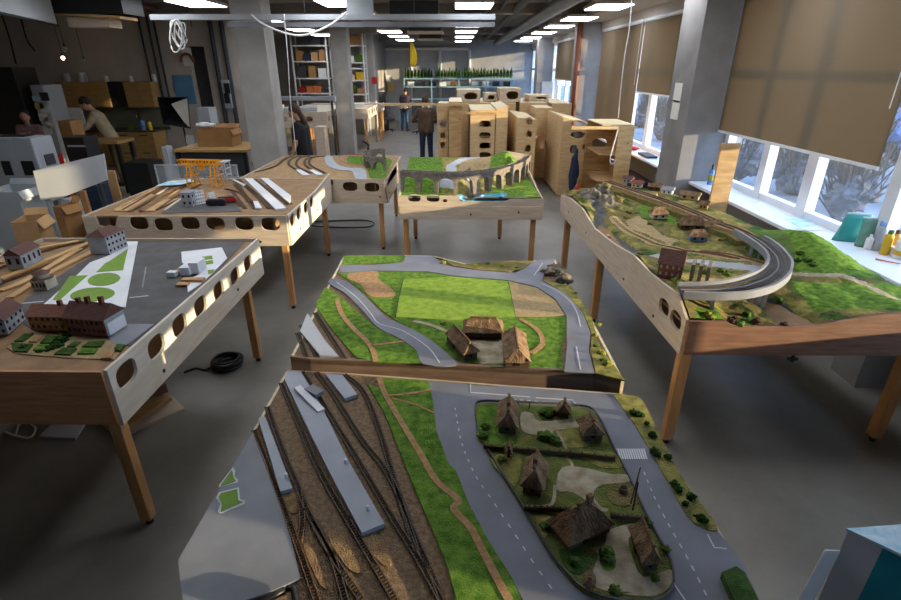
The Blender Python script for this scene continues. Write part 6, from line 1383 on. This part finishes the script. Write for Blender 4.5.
pbox('blue_folder', 83, 186, 104, 212, 7.0, .25, 'jeans', 'dark blue case under the right end of the tilted white board', 'case', zb=0)
pbox('small_white_carton', 60, 200, 74, 214, 6.6, .2, 'white_board', 'small white carton leaning under the tilted white board', 'carton', zb=.0)
a, b = PY(90, 192, 6.9), PY(90, 222, 6.9); tag(MB().box((PY(85, 200, 6.85).x, 6.85, .45), (.07, .05, .9)).build('wooden_post', 'leg_wood'), 'short wooden post under the tilted white board', 'post')
# softbox lamp
sb = [PY(*q, 10.4) for q in ((157, 97), (188, 97), (191, 129), (163, 124))]
t = thing('softbox_lamp', 'black softbox lamp on a stand beside the oak kitchen cabinet', 'studio lamp', (PY(174, 110, 10.4).x, 10.4, 0))
mb = MB(); cx = PY(172, 110, 10.4); back = Vector((cx.x-.1, 10.95, cx.z+.05)); fv = [mb.bm.verts.new(v) for v in sb]; bv = [mb.bm.verts.new(back+Vector((dx, 0, dz))) for dx, dz in ((-.08, .08), (.08, .08), (.08, -.08), (-.08, -.08))]
for i in range(4): mb.bm.faces.new((fv[i], fv[(i+1) % 4], bv[(i+1) % 4], bv[i]))
mb.bm.faces.new(bv[::-1]); o = mb.build('hood', 'black_plastic', t); md = o.modifiers.new('s', 'SOLIDIFY'); md.thickness = .01
mb = MB(); sf = [PY(*q, 10.45) for q in ((171, 104), (187, 98), (190, 128), (184, 122))]; mb.bm.faces.new([mb.bm.verts.new(v) for v in sf]); o = mb.build('diffuser', 'softbox_white', t); md = o.modifiers.new('s', 'SOLIDIFY'); md.thickness = .008
mb = MB(); ft = (cx.x, 10.7)
mb.cyl((ft[0], ft[1], .5), (ft[0], ft[1], cx.z), .018, n=8)
for k in range(3): mb.cyl((ft[0], ft[1], .7), (ft[0]+.4*math.cos(k*2.1+.4), ft[1]+.4*math.sin(k*2.1+.4), .0), .012, n=6)
mb.build('stand', 'black_metal', t)
# desk with cardboard boxes
da, db = PY(178, 150, 9.35), PY(246, 150, 9.35)
t = thing('work_desk', 'dark desk with wooden top left of the near column', 'desk', ((da.x+db.x)/2-.05, 9.95, 0)); w = db.x-da.x+.1; zt = PY(200, 150, 9.35).z
MB().box((0, 0, zt-.02), (w, 1.2, .04)).build('desk_top', 'cabinet_wood', t, local=True); MB().box((0, -.5, zt-.26), (w-.1, .02, .42)).build('front_panel', 'dark_grey', t, local=True)
for sx in (-1, 1):
    for sy in (-1, 1): MB().box((sx*(w/2-.05), sy*.54, (zt-.04)/2), (.06, .06, zt-.04)).build('leg', 'black_metal', t, local=True)
ZD = zt
a, b = PY(195, 131, 9.7), PY(233, 145, 9.7); carton(196, 130, 232, 144, 9.75, .45, 'long cardboard box on the dark desk left of the near column', 'cardboard', zb=ZD+.002)
tag(blob(MB(), (PY(206, 128, 9.97).x, 9.97, ZD+.36), .12, 6, (1.5, .8, .35), .4).build('crumpled_plastic', 'white_plastic', smooth=True), 'crumpled white plastic on top of the long cardboard box', 'plastic')
pbox('stacked_papers', 196, 108, 211, 124, 12.0, .4, 'machine_grey', 'grey stack of boards with a bright top edge behind the softbox lamp', 'boards', zb=0)
pbox('small_bottle', 185, 136, 192, 147, 9.6, .15, 'clear', 'clear plastic bag on the desk corner below the softbox', 'bag', zb=ZD+.002)
pbox('blue_jug', 161, 147, 169, 160, 9.2, .2, 'machine_grey', 'grey-blue water jug beside the dark desk', 'jug', zb=0)
# electrical cabinet and pipes on the wall right of the doorway
t = on_wall('electric_box', 223, 80, 235, 108, YK-.01, 'machine_grey', 'pale electrical cabinet with dark slots on the wall left of the near column', 'electrical box', .15)
for y in (84, 94): a = PY(229, y, YK); MB().box((a.x, YK-.17, a.z-.1), (.14, .02, .25)).build('slot', 'black_plastic', t)
for px, lab in ((217, 'dark vertical pipe on the wall left of the near column'), (228, 'second dark vertical pipe on the wall left of the near column')):
    a = PY(px, 60, YK); tag(MB().tube([(a.x, YK-.06, 0), (a.x, YK-.06, ZC)], .06, 8).build('wall_pipe', 'dark_grey'), lab, 'pipe')
# ================================================================== MIDDLE: SHELVES, BIG LAYOUT, BACK
def shelf_unit(x0, x1, y, d, zs, label):
    t = thing('shelf_unit', label, 'shelf', ((x0+x1)/2, y+d/2, 0), 0); w = x1-x0; top = max(zs)+.45
    for sx in (-1, 1):
        for sy in (-1, 1): MB().box((sx*w/2, sy*d/2, top/2), (.05, .05, top)).build('upright', 'white_plastic', t, local=True)
    for z in zs: MB().box((0, 0, z-.02), (w, d, .04)).build('shelf_board', 'white_plastic', t, local=True)
    return t
sy = 20.4; xa, xb, xc, xd = PY(295, 80, sy).x, PY(329, 80, sy).x, PY(346, 80, sy).x, PY(365, 80, sy).x
zs = [PY(300, y, sy).z for y in (93, 78, 61, 45)]; zs2 = [PY(350, y, sy).z for y in (94, 80, 68, 62, 45)]
shelf_unit(xa, xb, sy, .6, zs, 'wide white storage shelf seen left of the second column, full of boxes'); shelf_unit(xc, xd, sy, .6, zs2, 'narrow white storage shelf seen right of the second column')
random.seed(5); cols = ['cardboard', 'cardboard_pale', 'dark_grey', 'jeans', 'white_plastic', 'ply', 'leaf_mid', 'orange_cloth', 'machine_grey']
names = {'cardboard': 'brown carton', 'cardboard_pale': 'tan carton', 'dark_grey': 'dark grey box', 'jeans': 'navy box', 'white_plastic': 'white box', 'ply': 'plywood box', 'leaf_mid': 'green box', 'orange_cloth': 'orange box', 'machine_grey': 'grey box', 'red_plastic': 'red box', 'yellow_bottle': 'yellow box'}
def fill(xs, z, hmax, ms, where):
    n = len(ms); x0, x1 = xs; st = (x1-x0-.14)/n; pos = ['first', 'second', 'third', 'fourth', 'fifth', 'sixth']
    for i, m in enumerate(ms):
        h = hmax*random.uniform(.55, 1); w = st*random.uniform(.7, .92); x = x0+.07+st*(i+.5)
        tag(MB().box((x, sy+.28, z+.002+h/2), (w, .36, h)).build('storage_box', m, bevel=.006), '%s, %s from left on the %s' % (names[m], pos[i], where), 'box', 'boxes on the white storage shelves')
Wl = 'left white shelf'; Wr = 'right white shelf'
fill((xa, xb), zs[0], .25, ('red_plastic', 'orange_cloth', 'orange_cloth', 'dark_grey'), 'lowest visible board of the '+Wl)
fill((xa, xb), zs[1], .42, ('dark_grey', 'cardboard', 'white_plastic'), 'second board up of the '+Wl)
fill((xa, xb), zs[2], .42, ('cardboard', 'jeans', 'cardboard_pale', 'cardboard'), 'third board up of the '+Wl)
fill((xa, xb), zs[3], .3, ('dark_grey',), 'top of the '+Wl)
fill((xc, xd), zs2[0], .3, ('leaf_mid', 'cardboard'), 'lowest visible board of the '+Wr)
fill((xc, xd), zs2[1], .26, ('ply', 'yellow_bottle'), 'second board up of the '+Wr)
fill((xc, xd), zs2[3], .3, ('white_plastic', 'leaf_mid'), 'fourth board up of the '+Wr)
fill((xc, xd), zs2[4], .5, ('cardboard',), 'top of the '+Wr)
# big plywood layout on legs beyond the columns
def bench(x0, x1, y0, y1, z, hgt, label):
    t = thing('layout_bench', label, 'model railway table', ((x0+x1)/2, (y0+y1)/2, 0))
    apron(t, 'front_board', (x0, y0), (x1, y0), z-hgt, z, [(s*(x1-x0), z-hgt*.45, .2, .14) for s in (.2, .5, .8)], 'ply'); L = y1-y0
    apron(t, 'side_board', (x1, y0), (x1, y1), z-hgt, z, [(s*L, z-hgt*.45, .2, .14) for s in (.15, .4, .65, .88)], 'ply')
    MB().box(((x0+x1)/2, (y0+y1)/2, z-.03), (x1-x0-.02, L, .02)).build('top_board', 'ply_pale', t)
    for x in (x0+.06, x1-.06):
        for y in (y0+.08, y1-.08): add_leg(t, x, y, z-hgt+.03, .07)
    return t
zt = 1.08
x1 = PY(362, 120, 16.6).x
bench(-5.9, -3.55, 15.0, 16.6, 1.3, .42, 'big plywood layout bench behind the long-haired person')
bench(-5.2, -2.72, 16.9, 19.2, 1.25, .30, 'plywood layout bench with holed side just right of the second column')
bench(-5.2, -2.62, 19.35, 20.2, 1.25, .26, 'farthest plywood layout bench beside the corridor, in front of the shelves')
for i, (x, y, m, s, lab) in enumerate(((-4.4, 15.6, 'machine_grey', (.9, .5, .1), 'grey board pile lying on the big plywood layout bench'), (-5.3, 16.1, 'ply_edge', (.5, .5, .12), 'pale plywood pieces on the left of the big layout bench'), (-3.3, 17.6, 'paper', (.8, .6, .14), 'crumpled white paper heap on the bench right of the second column'))):
    zz = 1.302 if i < 2 else 1.252; zz = zz-.018 if i < 2 else zz-.018
    tag(MB().box((x, y, zz+s[2]/2+.001), s, .2).build('board_pile' if i < 2 else 'paper_heap', m, bevel=.02), lab, 'pile')
# grey light bar over the bench, red machines on the floor
a, b = PY(271, 96, 12.6), PY(335, 93.5, 12.6)
t = thing('bench_light_bar', 'grey horizontal bar on posts crossing behind the near column above the bench', 'bar', ((a.x+b.x)/2, 12.6, 0)); MB().box(((a.x+b.x)/2, 12.6, a.z-.05), (b.x-a.x, .12, .09)).build('rail', 'tray_metal', t)
for x in (a.x+.1, b.x-.1): MB().box((x, 12.65, a.z/2-.05), (.05, .05, a.z-.1)).build('post', 'dark_grey', t)
def red_tool(px, py, Y, L, label):
    p = PY(px, py, Y); t = thing('red_floor_machine', label, 'machine', (p.x, Y, 0), .2); MB().box((0, 0, .16), (L, .35, .22)).build('body', 'red_plastic', t, local=True, bevel=.05)
    for sx in (-1, 1): MB().cyl((sx*L*.4, -.2, .12), (sx*L*.4, .2, .12), .12, n=16).build('wheel', 'tyre', t, local=True)
    MB().tube(smooth_line([(L*.45, 0, .2), (L*.6, 0, .5), (L*.35, .05, .62)], 5), .03, 8).build('hose', 'black_plastic', t, local=True, smooth=True)
red_tool(312, 150, 11.6, .75, 'red wheeled machine on the floor behind the back left table'); red_tool(355, 147, 14.2, .6, 'second red machine on the floor, right of the second column')
pbox('wooden_pedestal', 314, 127, 326, 150, 12.2, .35, 'ply', 'pale plywood pedestal behind the red floor machine', 'pedestal', zb=0)
# back: racks with miniature trees
yb = 25.6; ra, rb = PY(404, 78, yb).x, PY(514, 78, yb).x
t = thing('tree_rack', 'pale blue rack along the back wall carrying rows of miniature trees', 'rack', ((ra+rb)/2, yb+.3, 0)); w = rb-ra; zr = PY(450, 78, yb).z
for z in (zr, zr-.35, 1.1): MB().box((0, 0, z-.03), (w, .6, .05)).build('shelf_board', 'rack_blue', t, local=True)
for i in range(5): MB().box((-w/2+w*i/4, -.28, zr/2), (.06, .06, zr)).build('upright', 'rack_blue', t, local=True); MB().box((-w/2+w*i/4, .28, zr/2), (.06, .06, zr)).build('upright', 'rack_blue', t, local=True)
def mini_tree(h):
    t = thing('miniature_tree', 'dark green miniature tree in the dense row on top of the back rack', 'miniature tree', (0, 0, 0), 0, 'miniature trees on the back rack'); mb = MB()
    for k in range(3): mb.cyl((0, 0, h*(.15+.25*k)), (0, 0, h*(.5+.25*k)), .072-.016*k, .014, 7)
    mb.build('crown', 'leaf_dark', t, local=True); MB().cyl((0, 0, 0), (0, 0, h*.2), .02, n=6).build('trunk', 'bark', t, local=True); return t
mt = mini_tree(.42); first = True; random.seed(9)
for i in range(64):
    if i in (16, 17, 33): continue
    loc = (ra+.08+(w-.16)*i/63, yb+.15+.28*(i % 2), zr-.004)
    if first: mt.location = loc; first = False
    else: c = copy_tree(mt, loc, random.random()*6); c.scale = (1, 1, random.uniform(.75, 1.1))
random.seed(2)
for i, m in enumerate(('white_plastic', 'dark_grey', 'jeans', 'paper', 'cardboard', 'dark_grey', 'machine_grey', 'white_plastic', 'jeans', 'black_plastic')):
    x = ra+.3+(w-.6)*i/9; names.setdefault('paper', 'paper box'); names.setdefault('black_plastic', 'black box')
    tag(MB().box((x, yb+.25, zr-.35-.004+.1), (.3, .3, .2)).build('rack_box', m), '%s, %s along the lower board of the tree rack' % (names[m], ['first', 'second', 'third', 'fourth', 'fifth', 'sixth', 'seventh', 'eighth', 'ninth', 'tenth'][i]), 'box', 'boxes under the miniature trees')
# desk of the far person, chairs, clutter
t = thing('work_desk', 'pale desk under the hands of the person in the plum top', 'desk', (-1.75, 23.5, 0)); MB().box((0, 0, .88), (1.3, .7, .05)).build('desk_top', 'ply', t, local=True)
for sx in (-1, 1):
    for sy2 in (-1, 1): MB().box((sx*.6, sy2*.3, .43), (.05, .05, .86)).build('leg', 'machine_grey', t, local=True)
def office_chair(x, y, label):
    t = thing('office_chair', label, 'chair', (x, y, 0), .5); MB().box((0, 0, .48), (.48, .46, .07)).build('seat', 'dark_grey', t, local=True, bevel=.03); MB().box((0, .24, .8), (.44, .06, .5)).build('backrest', 'dark_grey', t, local=True, bevel=.03)
    MB().cyl((0, 0, .1), (0, 0, .46), .03, n=10).build('column', 'black_metal', t, local=True)
    mb = MB()
    for k in range(5): a = k*2*PI/5; mb.bar((0, 0, .1), (.28*math.cos(a), .28*math.sin(a), .06), .04, .03); mb.ball((.28*math.cos(a), .28*math.sin(a), .03), .03, 1)
    mb.build('base', 'black_metal', t, local=True)
office_chair(-2.75, 22.3, 'dark office chair left of the person in the plum top'); office_chair(-1.4, 21.6, 'dark office chair right of the person in the plum top')
pbox('dark_coat', 378, 92, 386, 112, 22.9, .3, 'dark_grey', 'dark coat on a stand at the left end of the back wall', 'coat', zb=0)
tag(MB().cyl((PY(412, 150, 13).x, 13.0, .001), (PY(412, 150, 13).x, 13.0, .05), .18, n=18).build('floor_pad', 'tan_field'), 'flat tan pad on the corridor floor left of the person in the brown shirt', 'pad')
pbox('blue_machine', 542, 82, 552, 99, 20.2, .5, 'platform_grey', 'blue-white cabinet in front of the far window bay', 'cabinet', zb=0)
# ================================================================== FLOOR CLUTTER
p = PZ(228, 366, 0); t = thing('cable_coil', 'coil of black cable lying on the concrete floor beside the town table', 'cable coil', (p.x, p.y, 0)); mb = MB()
for k in range(9):
    r = .105+.008*(k % 4); z = .012+.017*(k//2); mb.tube([(r*math.cos(q*PI/14)+.006*math.sin(k*2), r*math.sin(q*PI/14), z+.004*math.sin(q*.5+k)) for q in range(28)], .010, 6, closed=True)
mb.build('coil', 'black_plastic', t, local=True, smooth=True); MB().tube(smooth_line([(-.1, -.03, .02), (-.17, -.08, .008), (-.26, -.05, .008), (-.33, -.12, .008)], 5), .008, 6).build('loose_end', 'black_plastic', t, local=True, smooth=True)
tag(MB().tube(smooth_line([PZ(a, b, .008) for a, b in ((300, 222), (330, 221), (362, 220), (374, 223), (366, 227), (330, 227), (306, 225))], 6), .008, 6).build('floor_cable', 'black_plastic', smooth=True), 'thin black cable in a long loop on the floor under the back left table', 'cable')
fl = [((166, 391), (185, 411), (118, 440), (100, 422)), ((140, 388), (172, 400), (122, 432), (92, 418)), ((62, 418), (88, 421), (76, 440), (40, 438)), ((150, 380), (168, 392), (140, 402), (126, 392))]
for i, (q, lab, m) in enumerate(zip(fl, ('big pale plywood offcut flat on the floor under the town table', 'second plywood offcut lying on top of the big one under the town table', 'white board lying on the dark floor under the town table', 'small brown block on top of the plywood offcuts under the town table'), ('ply', 'ply_gold', 'white_board', 'ply_red'))):
    z0 = (.001, .026, .001, .051)[i]; tag(MB().slab([PZ(a, b, z0).xy for a, b in q], z0, z0+(.024, .024, .02, .08)[i]).build('plywood_offcut', m), lab, 'offcut')
tag(MB().tube(smooth_line([PZ(a, b, .01) for a, b in ((15, 436), (22, 420), (35, 428), (28, 438), (5, 432))], 6), .008, 6).build('floor_cable', 'white_cable', smooth=True), 'white cable curled on the dark floor under the town table', 'cable')
# box wrapped in film at the lower right corner
q = [PZ(*v, .86) for v in ((845, 532), (935, 520), (1010, 600), (884, 548))]
t = thing('wrapped_box', 'white and teal box with film-covered top at the lower right corner', 'box', (*PZ(880, 545, .8).xy, 0))
ZW = .80; c0 = PZ(848, 531, ZW); e1 = (PZ(901, 527, ZW)-c0)*3.2; c1 = PZ(883, 547.5, ZW); e2 = (c1-c0)*3.0
def prism(pts, z0, z1): return MB().slab([p.xy for p in pts], z0, z1)
prism([c0, c1, c1+e1, c0+e1], .02, ZW).build('white_side', 'white_board', t); prism([c1, c0+e2, c0+e2+e1, c1+e1], .02, ZW).build('teal_side', 'teal_card', t)
fm = prism([c0-(e1+e2)*.01, c0+e2*1.005-e1*.01, c0+(e1+e2)*1.005, c0+e1*1.005-e2*.01], ZW+.001, ZW+.012).build('film_cover', 'film', t)
pa = PZ(827, 548, .70); tag(MB().bar((pa.x, pa.y, .36), (pa.x+.015, pa.y-.01, .70), .06, .004, (0, 1, 0)).build('paper_flap', 'paper'), 'white paper strip standing beside the wrapped box at lower right', 'paper')
# cardboard boxes under the right-hand window sill
t = pbox('grey_box', 868, 351, 905, 372, 3.6, .3, 'machine_grey', 'grey box with a round black dial on the floor under the window sill at right', 'box', zb=0)
SC.cycles.max_bounces = 8
